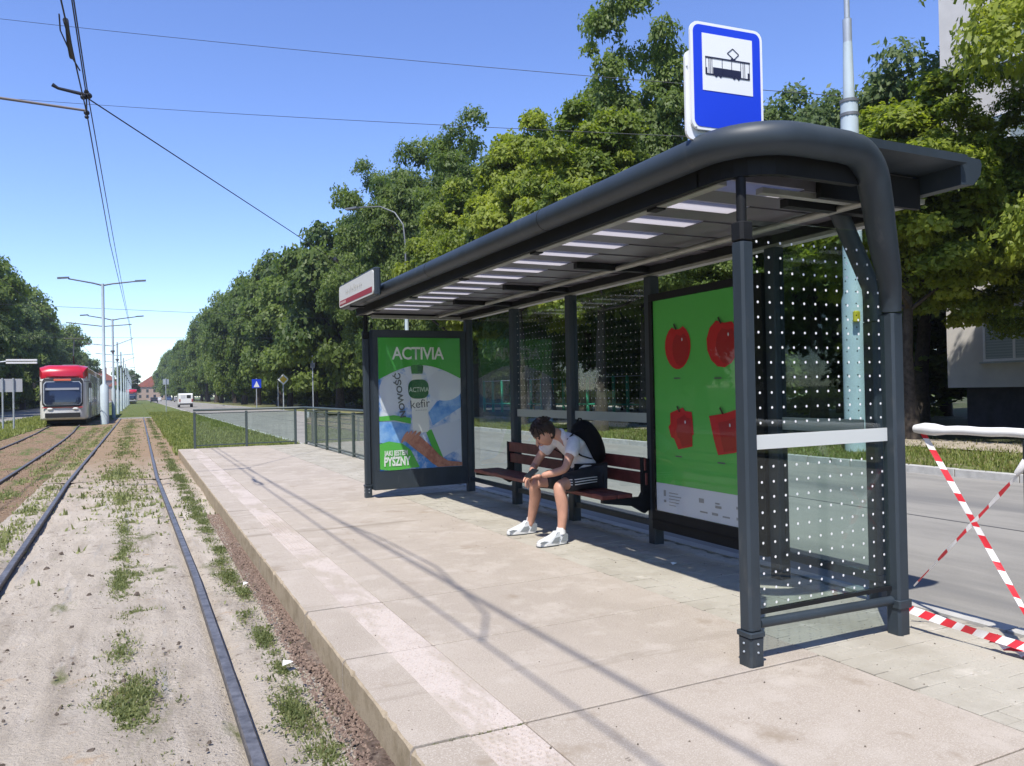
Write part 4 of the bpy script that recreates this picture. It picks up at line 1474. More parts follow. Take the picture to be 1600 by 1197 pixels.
f1p = [(1.30, 21.35), (2.56, 21.35), (3.82, 21.35)]
fence_run(f1p)
f2p = [(4.05, 21.1 - 1.27 * i) for i in range(9)]
fence_run(f2p)
MB().tube([(1.27, 21.35, FZ), (3.9, 21.35, FZ), (4.05, 21.2, FZ), (4.05, 10.9, FZ)], .028, 8).build('handrail', FENCE_G, gf, smooth=50)

# ------------------------------------------------------------------ white wrapped rail and barrier tape at the right
wr = thing('guard_rail', 'guard rail wrapped in white film beside the near shelter post', 'railing', (3.8, 2.5, PZ))
pts = []
for i in range(26):
    t = i / 25
    pts.append((0 + random.uniform(-.003, .003), .34 - t * 1.5, 1.085 + .002 * math.sin(i * 1.7)))
rs = [.0215 + .0018 * abs(math.sin(i * 1.1)) + (.009 if i in (1, 2) else 0) for i in range(26)]
MB().tube(pts, rs, 12).build('wrapped_rail', WHITE, wr, smooth=60)
MB().tube([(0, -.262, -.1), (0, -.262, 1.05)], .030, 12).build('post', STEEL, wr, smooth=60)
MB().tube([(0, -1.12, -.1), (0, -1.12, 1.05)], .030, 12).build('post', STEEL, wr, smooth=60)
TRED = mat('tape_red', (0.62, 0.03, 0.045), .45)
TWH = mat('tape_white', (0.80, 0.78, 0.78), .45)


def tape(a, b_, w, label, sag=.02, twist=1.5, seg=.085, z_end=None, n=48, fold=0.0):
    A, B = Vector(a), Vector(b_)
    L = (B - A).length
    mb = MB()
    mb.mats = [TRED, TWH]
    u = (B - A).normalized()
    side = u.cross(Vector((1, 0, 0))).normalized()
    prev = None
    for i in range(n + 1):
        t = i / n
        c = A.lerp(B, t) - Vector((0, 0, sag * 4 * t * (1 - t)))
        ang = twist * t + .35 * math.sin(t * 9)
        s_ = (side * math.cos(ang) + Vector((1, 0, 0)) * math.sin(ang)) * w / 2 * (1 - fold * abs(math.sin(t * 13)))
        sk = u * w * .35
        cur = len(mb.v)
        mb.v += [tuple(c - s_ - sk), tuple(c + s_ + sk), tuple(c + s_ + sk + Vector((.0015, 0, .0015))), tuple(c - s_ - sk + Vector((.0015, 0, .0015)))]
        if prev is not None:
            k = int(t * L / seg) % 2
            mb.f += [(prev, prev + 1, cur + 1, cur), (prev + 3, cur + 3, cur + 2, prev + 2)]
            mb.m += [k, k]
        prev = cur
    me = bpy.data.meshes.new('barrier_tape')
    me.from_pydata(mb.v, [], mb.f)
    for q in mb.mats:
        me.materials.append(q)
    me.polygons.foreach_set('material_index', mb.m)
    me.update()
    return put('barrier_tape', me, label=label, cat='tape', group='red and white barrier tapes')


tape((3.80, 2.80, 1.235), (3.80, 2.22, .29), .027, 'red and white tape running down to the right from the white rail', .0, 1.0, .062)
tape((3.80, 2.23, 1.12), (3.80, 2.87, .385), .020, 'red and white tape crossing behind, rising to the right edge', .0, 1.3, .085, fold=.4)
tape((3.74, 2.89, .275), (3.80, 2.20, .225), .040, 'wide red and white tape lying low over the paving beside the shelter foot', .012, .25, .055)
tape((3.80, 2.44, .22), (3.86, 2.12, .20), .055, 'crumpled end of red and white tape on the paving at the right edge', .03, 2.6, .04, fold=.7)
MB().tube([(3.81, 2.20, 1.13), (3.80, 2.25, 1.10), (3.79, 2.30, 1.05)], [.02, .034, .012], 8, TWH).build('barrier_tape', TWH, smooth=60, label='knotted bundle of tape tied to the rail post at the right edge', cat='tape', group='red and white barrier tapes')

# ------------------------------------------------------------------ masts, lamps and wires
def mast(x, y, h, r0, r1, label, name='catenary_mast', cat='mast', group=None, m=GALV, base=2.2):
    t = thing(name, label, cat, (x, y, 0), 0, group)
    MB().tube([(0, 0, -.2), (0, 0, base), (0, 0, base + .15), (0, 0, h)], [r0, r0, r1 * 1.15, r1], 16).build('pole', m, t, smooth=50)
    return t


big = mast(13.25, 11.22, 7.3, .235, .17, 'tall pale tapered mast behind the near end of the shelter', 'street_lamp', 'street lamp', m=mat('pale_mast_paint', (0.47, 0.55, 0.58), .45, var=.06, scale=2), base=3.2)
MB().tube([(0, 0, 7.3), (0, 0, 8.5)], [.115, .09], 12).build('middle_pole', MATS['pale_mast_paint'], big, smooth=40)
MB().tube([(0, 0, 8.5), (0, 0, 8.98)], .088, 12).build('collar', GALV, big, smooth=40)
MB().tube([(0, 0, 9.0), (0, 0, 12.5)], [.055, .05], 10).build('upper_pole', GALV, big, smooth=40)
for z in (7.0, 7.28):
    MB().tube([(0, 0, z - .03), (0, 0, z + .03)], .19, 12).build('clamp_ring', GALV_D, big, smooth=40)
MB().tube([(0, 0, 12.5), (-.5, .1, 12.9), (-1.6, .3, 13.0)], .045, 8).build('arm', GALV, big, smooth=40)
MB().box(-2.3, -1.5, .2, .42, 12.95, 13.06).build('lamp_head', GALV_D, big)
MB().bbox(-.30, -.14, -.30, -.19, 2.72, 2.95, .04).build('tag_plate', mat('yellow_tag', (0.60, 0.48, 0.03), .5), big)

p2 = mast(12.6, 38.4, 4.9 + 1.5, .13, .10, 'pale street lamp with a curved arm behind the shelter roof', 'street_lamp', 'street lamp', m=MATS['pale_mast_paint'], base=3)
MB().tube([(0, 0, 6.35), (0, 0, 9.2), (-.05, .15, 10.2), (-.35, .6, 10.9), (-.9, 1.4, 11.35), (-1.7, 2.6, 11.5)], [.06, .045, .038, .034, .032, .03], 10).build('curved_arm', GALV_D, p2, smooth=50)
MB().obox((-2.0, 3.0, 11.5), (-.22, .33, 0), (.1, .07, 0), (0, 0, .05)).build('lamp_head', GALV_D, p2)

masts = [(-1.75, 51.2, 8.2), (-1.75, 70.5, 7.9), (-1.75, 86, 7.0), (-1.75, 104, 7.0)]
for i in range(9):
    masts.append((-1.75, 124 + i * 22, 7.2))
ml = ['pale double-armed mast just right of the red tram', 'second pale mast between the tracks, with a raised bracket', 'third mast between the tracks', 'fourth mast between the tracks']
for i, (x, y, h) in enumerate(masts):
    t = mast(x, y, h, .23 if i == 0 else .15, .08, ml[i] if i < 4 else 'far mast in the line between the two tram tracks', group='masts between the tram tracks', m=MATS['pale_mast_paint'])
    if i in (0, 1):
        for s_ in (-1, 1):
            MB().tube([(0, 0, h - .1), (s_ * .5, 0, h + .02), (s_ * 1.75, 0, h + .22)], [.05, .045, .04], 8).build('lamp_arm', GALV_D, t, smooth=50)
            MB().obox((s_ * 2.0, 0, h + .26), (.3, 0, .03), (0, .1, 0), (0, 0, .045)).build('lamp_head', GALV_D, t)
    MB().tube([(0, 0, 5.7), (1.5, 0, 6.35 if i % 2 else 5.85)], .035, 6).build('wire_bracket', GALV_D, t)
    MB().tube([(0, 0, 5.7), (-1.9, 0, 5.9)], .035, 6).build('wire_bracket', GALV_D, t)
    if i:
        MB().tube([(-.02, 0, 5.2), (-.02, 0, 5.35)], .16, 8).build('clamp_ring', GALV_D, t)

CAB = mat('cable', (0.03, 0.033, 0.045), .5, .4)


def wire(pts, r_, label, name='overhead_wire', group='overhead wires of the tramway'):
    return MB().tube(pts, r_, 6).build(name, CAB, label=label, cat='wire', group=group)


def sagl(a, b_, s_, n=12):
    A, B = Vector(a), Vector(b_)
    return [tuple(A.lerp(B, i / n) - Vector((0, 0, 4 * s_ * (i / n) * (1 - i / n)))) for i in range(n + 1)]


J = (-.60, 12.6, 5.62)
wire([(-.66, -12, 5.62), (-.655, 9.1, 5.62), (-.60, 12.6, 5.60), (-.60, 23, 5.6), (-.35, 50, 5.6), (-.35, 90, 5.6), (-.35, 330, 5.6)], .009, 'contact wire of the near track, lowest of the overhead wires')
wire([(-.40, -12, 6.3), (-.56, 9.1, 5.82)] + sagl((-.58, 12.6, 5.86), (-.36, 51, 5.95), .18) + [(-.36, 330, 6.2)], .008, 'carrier wire just above the contact wire of the near track')
wire([(-.52, -12, 6.6), (-.60, 9.1, 6.0), (-.60, 12.6, 5.84)], .008, 'third wire joining the near junction from overhead')
wire([(-4.15, -12, 5.6), (-4.1, 30, 5.6), (-3.8, 60, 5.6), (-3.8, 330, 5.6)], .009, 'contact wire of the left track')
wire(sagl((-3.6, 27.8, 13.1), (13.25, 11.25, 7.4), .10), .007, 'upper thin span wire crossing the sky to the tall pale mast')
wire(sagl((-4.2, 32.1, 12.1), (13.2, 11.3, 6.45), .10), .007, 'lower thin span wire crossing the sky to the tall pale mast')
wire([(-.60, 12.6, 5.82), (3.45, 19.8, 5.62), (5.5, 23.6, 5.55), (12.6, 38.3, 5.4)], .010, 'slanting guy wire from the wire junction down to the curved street lamp')
wire([(-8, 51.4, 6.9), (13, 56, 6.9)], .012, 'faint far span wire above the second mast')
wire([(-8, 70, 6.3), (13, 72, 6.6)], .012, 'faint farthest span wire crossing the avenue')
# registration arm and clamps at the junction
ra = thing('registration_arm', 'wire holder arm reaching in from the left edge to the junction of wires', 'wire fitting', (-.6, 12.6, 5.6))
MB().tube([(0, 0, .03), (-1.05, 0, .06), (-1.30, 0, .07)], [.018, .02, .02], 8).build('arm', mat('weathered_arm', (0.17, 0.145, 0.14), .6), ra, smooth=50)
MB().tube([(-1.30, 0, .07), (-1.62, 0, .09), (-3.2, 0, .15)], [.035, .03, .02], 8).build('insulator', GALV_D, ra, smooth=50)
MB().tube([(.04, 0, .25), (-.35, 0, .30), (-.42, 0, .34)], [.028, .022, .03], 8).build('steady_arm', CAB, ra, smooth=50)
k = MB()
for (x, z, r_) in [(0, .0, .04), (0, -.06, .03), (.03, .25, .045), (-.04, .22, .04), (0, .30, .035)]:
    k.sphere((x, 0, z), r_, n=8, k=6)
k.build('clamp', CAB, ra)
MB().tube([(0, 0, -.08), (0, 0, .3)], .012, 6).build('dropper', CAB, ra)
si = thing('section_insulator', 'dark insulator fitting clamped to the contact wire near the top of the picture', 'wire fitting', (-.655, 10.1, 5.62))
MB().tube([(0, -.35, .05), (0, -.1, .06), (0, .15, .0), (0, .55, .0)], [.03, .022, .028, .03], 8).build('body', CAB, si, smooth=50)
MB().tube([(-.05, -.5, .04), (-.07, -.1, .03), (-.02, .3, .0)], .008, 6).build('side_bar', CAB, si)
MB().tube([(.0, .55, 0), (.06, .95, .0)], .010, 6).build('horn', CAB, si)
wire([(-.66, 1.5, 5.62), (-.50, 1.9, 5.78), (-.36, 3.2, 5.86), (-.42, 4.6, 5.9), (-.52, 5.6, 5.92)], .009, 'loose jumper cable bridging the wires over the platform edge')
gi = MB().tube([(5.42, 23.3, 5.57), (5.56, 23.6, 5.56)], .05, 8)
gi.build('insulator', CAB, label='small dark egg insulator on the slanting guy wire beside the tree tops', cat='insulator')

# ------------------------------------------------------------------ tram
def make_tram(loc, label, n_cars=4, L=7.2):
    t = thing('tram', label, 'tram', loc)
    W, Hh = 1.175, 3.32
    TW = mat('tram_white', (0.66, 0.65, 0.62), .3, coat=.3)
    TG = mat('tram_grey_side', (0.27, 0.27, 0.29), .35, coat=.3, var=.15, scale=3)
    # front mask, lofted from (y, half width, z0, z1) sections
    sec = [(.0, .80, .42, 2.45), (.10, .98, .36, 2.70), (.35, 1.12, .32, 2.92), (.9, W, .30, 3.0), (2.0, W, .30, 3.02)]

    def ring(y, w, z0, z1, yo=0):
        pts_ = []
        k = .22
        for (sx, zz, a0) in [(1, z1, 0), (-1, z1, 90), (-1, z0, 180), (1, z0, 270)]:
            for i in range(4):
                a = R(a0 + 30 * i)
                r_ = k if zz == z1 else .10
                cx_ = sx * (w - r_)
                cz_ = zz - r_ if zz == z1 else zz + r_
                z_ = cz_ + r_ * math.sin(a)
                lean = .28 * max(0, (z_ - 1.3) / 1.7) ** 1.5 if y < .9 else 0
                pts_.append((cx_ + r_ * math.cos(a), y + lean, z_))
        return pts_
    mb = MB()
    vs = []
    for s_ in sec:
        vs += ring(*s_)
    n = 16
    fs = [tuple(range(n))]
    for i in range(len(sec) - 1):
        for k in range(n):
            j = (k + 1) % n
            fs.append((i * n + k, i * n + j, i * n + n + j, i * n + n + k))
    mb.add(vs, fs)
    mb.build('front_mask', TW, t, smooth=40)
    body = MB()
    y = 2.0
    for c in range(n_cars):
        body.bbox(-W + .0, W - .0, y + .02, y + L - .25, .30, 3.0, .05)
        y += L
    body.build('body', TG, t)
    bel = MB()
    y = 2.0
    for c in range(n_cars - 1):
        bel.box(-W + .1, W - .1, y + L - .25, y + L + .02, .4, 2.95)
        y += L
    bel.build('bellows', BLACK, t)
    Lt = 2 + n_cars * L
    MB().bbox(-W + .12, W - .12, 1.6, Lt - 1, 3.001, 3.42, .12).build('roof_fairing', RED, t)
    rd = MB()
    prs = []
    for (y_, w_, z0, z1) in [(.16, .80, 2.70, 2.78), (.20, 1.00, 2.66, 3.02), (.40, 1.11, 2.64, 3.28), (.9, 1.19, 2.62, 3.42), (2.3, 1.17, 2.95, 3.46)]:
        prs.append([(-w_, y_ + .12, z0), (-w_, y_ + .12, z1 - .16 * (z1 - z0)), (-w_ * .62, y_, z1), (w_ * .62, y_, z1), (w_, y_ + .12, z1 - .16 * (z1 - z0)), (w_, y_ + .12, z0)])
    vs = [q for r__ in prs for q in r__]
    fs = [tuple(range(6))]
    for i in range(len(prs) - 1):
        for k in range(6):
            j = (k + 1) % 6
            fs.append((i * 6 + k, i * 6 + j, i * 6 + 6 + j, i * 6 + 6 + k))
    fs.append(tuple(range((len(prs) - 1) * 6, len(prs) * 6)))
    rd.add(vs, fs)
    rd.build('roof_dome', RED, t, smooth=45)
    # windscreen following the lean
    def scr(w, z0, z1, off, r_=.12):
        pl = rrect(2 * w, z1 - z0, r_, 0, (z0 + z1) / 2)
        return [(u, -off + .28 * max(0, (v - 1.3) / 1.7) ** 1.5 + .20 * (abs(u) / 1.0) ** 3, v) for u, v in pl]
    for nm, w, z0, z1, off, m_ in [('windscreen_surround', 1.0, 1.05, 2.66, .060, BLACK), ('windscreen_trim', .93, 1.15, 2.48, .080, GALV), ('windscreen', .89, 1.19, 2.45, .100, mat('tram_glass', (0.018, 0.026, 0.055), .08, spec=.7))]:
        mb = MB()
        nu, nv = 14, 10
        vs = []
        for dy in (0, .03):
            for q in range(nv + 1):
                v = z0 + (z1 - z0) * q / nv
                e_ = min(v - z0, z1 - v)
                ww = w - (.10 - math.sqrt(max(0, .01 - (.10 - min(e_, .10)) ** 2)))
                for p_ in range(nu + 1):
                    u = -ww + 2 * ww * p_ / nu
                    vs.append((u, -off + dy + .28 * max(0, (v - 1.3) / 1.7) ** 1.5 + .09 * abs(u) ** 3, v))
        fs = []
        K = (nu + 1) * (nv + 1)
        for q in range(nv):
            for p_ in range(nu):
                i0 = q * (nu + 1) + p_
                fs.append((i0, i0 + 1, i0 + nu + 2, i0 + nu + 1))
                fs.append((K + i0, K + i0 + nu + 1, K + i0 + nu + 2, K + i0 + 1))
        rim = [p_ for p_ in range(nu + 1)] + [q * (nu + 1) + nu for q in range(1, nv + 1)] + [nv * (nu + 1) + p_ for p_ in range(nu - 1, -1, -1)] + [q * (nu + 1) for q in range(nv - 1, 0, -1)]
        for i in range(len(rim)):
            a_, c_ = rim[i], rim[(i + 1) % len(rim)]
            fs.append((a_, c_, K + c_, K + a_))
        mb.add(vs, fs)
        mb.build(nm, m_, t)
    MB().box(-.82, .82, -.06, .0, 2.0, 2.12).build('sun_blind', mat('pale_blind', (.35, .37, .42), .6), t)
    MB().box(-.42, .42, -.0, .06, 2.52, 2.63).build('destination_display', mat('orange_display', (0.75, 0.16, 0.10), .5), t)
    MB().bbox(-.86, .86, -.06, .0, .46, .72, .02).build('bumper', BLACK, t)
    for s_ in (-1, 1):
        MB().sphere((s_ * .62, -.01, .95), .12, (1.2, .3, .5)).build('headlight', mat('lamp_glass', (.85, .85, .8), .1), t)
        mr = MB().tube([(s_ * 1.05, .4, 2.5), (s_ * 1.33, .15, 2.45)], .02, 6)
        mr.bbox(s_ * 1.36 - .07, s_ * 1.36 + .07, .08, .16, 2.1, 2.4, .02)
        mr.build('mirror', BLACK, t)
        MB().box(-.95 if s_ < 0 else .45, -.45 if s_ < 0 else .95, -.015, .02, .86, 1.02).build('red_panel', RED, t) if 0 else None
    MB().box(-.99, .99, -.004, .05, 1.0, 1.05).build('red_line', RED, t)
    y = 2.0
    for c in range(n_cars):
        for s_ in (-1, 1):
            x0, x1 = (W + .002, W + .012) if s_ > 0 else (-W - .012, -W - .002)
            for k in range(4):
                ya = y + .35 + k * 1.62
                if k == 1:
                    d_ = MB().box(x0, x1, ya, ya + 1.35, .42, 2.75).build('door', mat('tram_door', (.30, .30, .32), .35), t)
                    MB().box(x0 + .012 * s_, x1 + .012 * s_, ya + .1, ya + .62, .8, 2.55).build('pane', GLASSDARK, d_)
                    MB().box(x0 + .012 * s_, x1 + .012 * s_, ya + .72, ya + 1.25, .8, 2.55).build('pane', GLASSDARK, d_)
                else:
                    MB().box(x0, x1, ya, ya + 1.45, 1.25, 2.45).build('window', GLASSDARK, t)
        y += L
    MB().bbox(-.45, .45, 5.5, 7.5, 3.42, 3.62, .05).build('roof_box', GALV_D, t)
    p_ = MB().tube([(0, 9.5, 3.42), (0, 8.6, 4.3), (0, 9.6, 5.5)], .03, 6)
    p_.tube([(-.6, 9.6, 5.52), (.6, 9.6, 5.52)], .03, 6)
    p_.build('pantograph', CAB, t)
    sk = MB()
    y = 2.0
    for c in range(n_cars):
        sk.box(-1.0, 1.0, y + .4, y + L - .6, .05, .29)
        y += L
    sk.build('bogie', BLACK, t)
    return t


tr = make_tram((-3.78, 50.0, .0), 'red and white low-floor tram coming towards the camera on the left track')
tr2 = make_tram((-1.3, 205.0, .0), 'small distant tram on the near track at the end of the avenue', 2, 6)

# ------------------------------------------------------------------ road vehicles
def make_car(loc, rz, label, paint, L=4.2, W=1.75, Hc=1.45, van=False, name='parked_car', cat='car', group=None):
    t = thing(name, label, cat, loc, rz, group)
    if van:
        prof = [(-L / 2, .35), (-L / 2, 1.78), (-L / 2 + .12, 1.92), (L / 2 - 1.6, 1.92), (L / 2 - .85, 1.15), (L / 2 - .1, .95), (L / 2, .7), (L / 2, .35)]
    else:
        prof = [(-L / 2, .35), (-L / 2, .85), (-L / 2 + .25, .98), (-L / 2 + .85, Hc), (L / 2 - 1.75, Hc), (L / 2 - 1.05, .98), (L / 2 - .15, .82), (L / 2, .6), (L / 2, .35)]
    mb = MB()
    mb.prism(prof, 'x', -W / 2, W / 2)
    o = mb.build('body', paint, t)
    mod = o.modifiers.new('b', 'BEVEL')
    mod.width = .07
    mod.segments = 2
    for s_ in (-1, 1):
        for y in (-L / 2 + .75, L / 2 - .8):
            w = MB().tube([(s_ * (W / 2 - .18), y, .31), (s_ * (W / 2 + .01), y, .31)], .31, 16).build('wheel', BLACK, t, smooth=40)
            MB().tube([(s_ * (W / 2 + .012), y, .31), (s_ * (W / 2 + .02), y, .31)], .19, 10).build('rim', GALV, w)
    if van:
        MB().box(-.62, -.06, -L / 2 - .015, -L / 2 - .002, 1.25, 1.70).build('rear_window', GLASSDARK if False else mat('van_blank', (.6, .6, .6), .3), t)
        MB().box(.10, .62, -L / 2 - .015, -L / 2 - .002, 1.25, 1.70).build('rear_window', GLASSDARK, t)
        MB().box(-W / 2 + .05, W / 2 - .05, -L / 2 - .05, -L / 2 - .002, .36, .55).build('bumper', BLACK, t)
    else:
        MB().box(-W / 2 + .2, W / 2 - .2, -L / 2 + .3, -L / 2 + .75, 1.05, 1.30).build('rear_window', GLASSDARK, t)
        for s_ in (-1, 1):
            x0, x1 = (W / 2 + .001, W / 2 + .01) if s_ > 0 else (-W / 2 - .01, -W / 2 - .001)
            MB().box(x0, x1, -L / 2 + .95, L / 2 - 1.75, 1.0, 1.36).build('side_window', GLASSDARK, t)
    for s_ in (-1, 1):
        xa = s_ * (W / 2 - .12)
        MB().box(xa - .07, xa + .07, -L / 2 - .03, -L / 2 - .003, .75, 1.15 if van else .9).build('tail_light', mat('tail_red', (.35, .01, .01), .3), t)
    return t


make_car((6.0, 118, 0), 0, 'white delivery van driving away on the road', mat('van_white', (.78, .78, .76), .35), 4.4, 1.8, van=True, name='delivery_van', cat='van')
CP = [mat('car_dark', (.03, .035, .05), .3), mat('car_grey', (.25, .26, .28), .3), mat('car_white', (.7, .7, .7), .3), mat('car_blue', (.05, .09, .2), .3)]
for i, (x, y, c, lb) in enumerate([(3.9, 225, 0, 'dark car far off in the middle of the road, left of the white van'), (10.2, 240, 1, 'grey car parked far off at the right kerb'), (6.6, 300, 2, 'pale car far off near the end of the avenue'), (9.6, 290, 3, 'dark blue car far off under the avenue trees')]):
    make_car((x, y, 0), 0, lb, CP[i], group='distant cars on the avenue')
wc = make_car((28.5, 38.0, .06), R(75), 'white car standing behind the green playground railing', CP[2])

# ------------------------------------------------------------------ road signs
def sign_pole(x, y, h, name, label, r_=.04):
    t = thing(name, label, 'road sign', (x, y, 0))
    MB().tube([(0, 0, -.1), (0, 0, h)], r_, 8).build('pole', GALV, t, smooth=50)
    return t


t = sign_pole(12.2, 74, 3.3, 'priority_sign', 'yellow and white diamond priority sign on a grey pole across the road', .06)
for r_, m_, yo in ((.52, SW_, -.06), (.34, mat('sign_yellow', (.75, .52, .05), .4), -.075)):
    MB().prism([(-r_, 2.9), (0, 2.9 - r_), (r_, 2.9), (0, 2.9 + r_)], 'y', yo, yo + .012).build('plate', m_, t)
t = sign_pole(12.2, 92, 3.4, 'crossing_sign', 'blue square pedestrian crossing sign across the road', .06)
MB().box(-.5, .5, -.08, -.06, 2.3, 3.3).build('plate', SBLUE, t)
MB().prism([(-.32, 2.4), (.32, 2.4), (0, 3.1)], 'y', -.095, -.083).build('white_triangle', SW_, t)
t = MB().tube([(12.2, 77, 0), (12.2, 77, 3.2)], .05, 8).build('sign_pole', GALV, label='bare grey pole with a small plate left of the diamond sign', cat='pole', smooth=50)
MB().box(-.02, 0, 0, 0, 0, 0)
t = sign_pole(2.6, 86, 3.4, 'back_of_sign', 'grey sign pole standing in the grass median left of the white van', .045)
MB().box(-.28, .28, .03, .05, 2.75, 3.3).build('plate', GALV, t)
t = sign_pole(12.7, 63, 4.6, 'tall_sign_pole', 'tall thin grey pole left of the left poster case', .045)
MB().box(-.18, .18, -.07, -.05, 3.6, 4.0).build('plate', GALV_D, t)
# grey boards at the far left
t = thing('sign_board', 'grey-backed double sign board on two posts at the far left edge', 'sign', (-5.62, 46, 0))
for x in (-.46, .0):
    MB().tube([(x, 0, -.1), (x, 0, 2.6)], .045, 8).build('post', GALV, t, smooth=50)
for i, (x0, x1) in enumerate([(-1.6, -.51), (-.42, -.04), (.04, .38)]):
    MB().box(x0, x1, .05, .07, 1.90, 2.56).build('panel', mat('board_grey', (.40, .41, .44), .6), t)
# lamp at far left
t = thing('street_lamp', 'white elongated lamp on a thin arm at the left edge above the grey boards', 'street lamp', (-11.2, 74, 0))
MB().tube([(0, 0, -.1), (0, 0, 4.2), (.9, 0, 4.5), (1.7, 0, 4.62)], .06, 8).build('pole', GALV, t, smooth=50)
for z in (4.50, 4.72):
    MB().bbox(1.68, 3.85, -.1, .1, z - .08, z + .07, .03).build('lamp_tube', WHITE, t)

# green playground railing deep behind the shelter glass
GP = mat('playground_green', (0.03, 0.36, 0.22), .5)
t = thing('playground_fence', 'green playground railing with posts far behind the bench glass', 'fence', (23.4, 33, .06))
for i in range(18):
    MB().tube([(-.15 * i, i * 1.1, 0), (-.15 * i, i * 1.1, 2.1)], .09, 8).build('post', GP, t)
MB().tube([(0, 0, 2.05), (-2.6, 18.7, 2.05)], .03, 6).build('rail', GALV, t)
MB().tube([(0, 0, .55), (-2.6, 18.7, .55)], .05, 6).build('rail', GP, t)
struct(grid('playground_ground', 23.6, 34, 30, 58, .075, mat('pale_sand_ground', (.50, .45, .38), .95, var=.1, scale=2)))

# ------------------------------------------------------------------ person
def skinned(name, nodes, edges, m, parent, sub=2, smoothit=True):
    me = bpy.data.meshes.new(name)
    me.from_pydata([n[:3] for n in nodes], edges, [])
    ob = bpy.data.objects.new(name, me)
    C.objects.link(ob)
    sk = ob.modifiers.new('s', 'SKIN')
    sk.branch_smoothing = .6
    for i, nd in enumerate(nodes):
        r_ = nd[3]
        me.skin_vertices[0].data[i].radius = (r_, nd[4] if len(nd) > 4 else r_)
    me.skin_vertices[0].data[0].use_root = True
    sb = ob.modifiers.new('u', 'SUBSURF')
    sb.levels = sub
    sb.render_levels = sub
    dg = bpy.context.evaluated_depsgraph_get()
    m2 = bpy.data.meshes.new_from_object(ob.evaluated_get(dg))
    bpy.data.objects.remove(ob)
    m2.materials.clear()
    m2.materials.append(m)
    m2.polygons.foreach_set('use_smooth', [True] * len(m2.polygons))
    return put(name, m2, parent)


pe = thing('person', 'person in white T-shirt and black striped shorts sitting bent over a phone on the bench', 'person', (0, 0, 0))
# joints, world coordinates (near = towards the camera)
hipC = (3.70, 6.12, .70)
hipN, hipF = (3.70, 6.02, .68), (3.70, 6.24, .68)
knN, knF = (3.27, 5.88, .665), (3.25, 6.30, .645)
anN, anF = (3.28, 5.86, .275), (3.285, 6.45, .265)
chest, neck = (3.56, 6.13, .98), (3.42, 6.13, 1.09)
shN, shF = (3.49, 5.96, 1.04), (3.47, 6.31, 1.04)
elN, elF = (3.33, 5.86, .80), (3.31, 6.40, .79)
wrN, wrF = (3.16, 5.99, .745), (3.15, 6.14, .745)
head = (3.265, 6.11, 1.105)
nodes = [(*hipC, .10), (3.64, 6.125, .85, .10), (*chest, .11), (*neck, .055), (3.35, 6.12, 1.12, .052),
         (*hipN, .085), (3.50, 5.95, .675, .073), (*knN, .058), (3.295, 5.865, .53, .060), (3.30, 5.862, .42, .050), (*anN, .036), (3.27, 5.86, .225, .036),
         (*hipF, .085), (3.50, 6.27, .665, .073), (*knF, .058), (3.29, 6.35, .52, .060), (3.295, 6.41, .40, .050), (*anF, .036), (3.275, 6.455, .215, .036),
         (*shN, .055), (3.41, 5.90, .93, .046), (*elN, .037), (3.25, 5.92, .77, .036), (*wrN, .024),
         (*shF, .055), (3.39, 6.36, .93, .046), (*elF, .037), (3.23, 6.28, .765, .036), (*wrF, .024)]
ed = [(0, 1), (1, 2), (2, 3), (3, 4), (0, 5), (5, 6), (6, 7), (7, 8), (8, 9), (9, 10), (10, 11), (0, 12), (12, 13), (13, 14), (14, 15), (15, 16), (16, 17), (17, 18),
      (2, 19), (19, 20), (20, 21), (21, 22), (22, 23), (2, 24), (24, 25), (25, 26), (26, 27), (27, 28)]
body = skinned('body', nodes, ed, SKIN, pe)


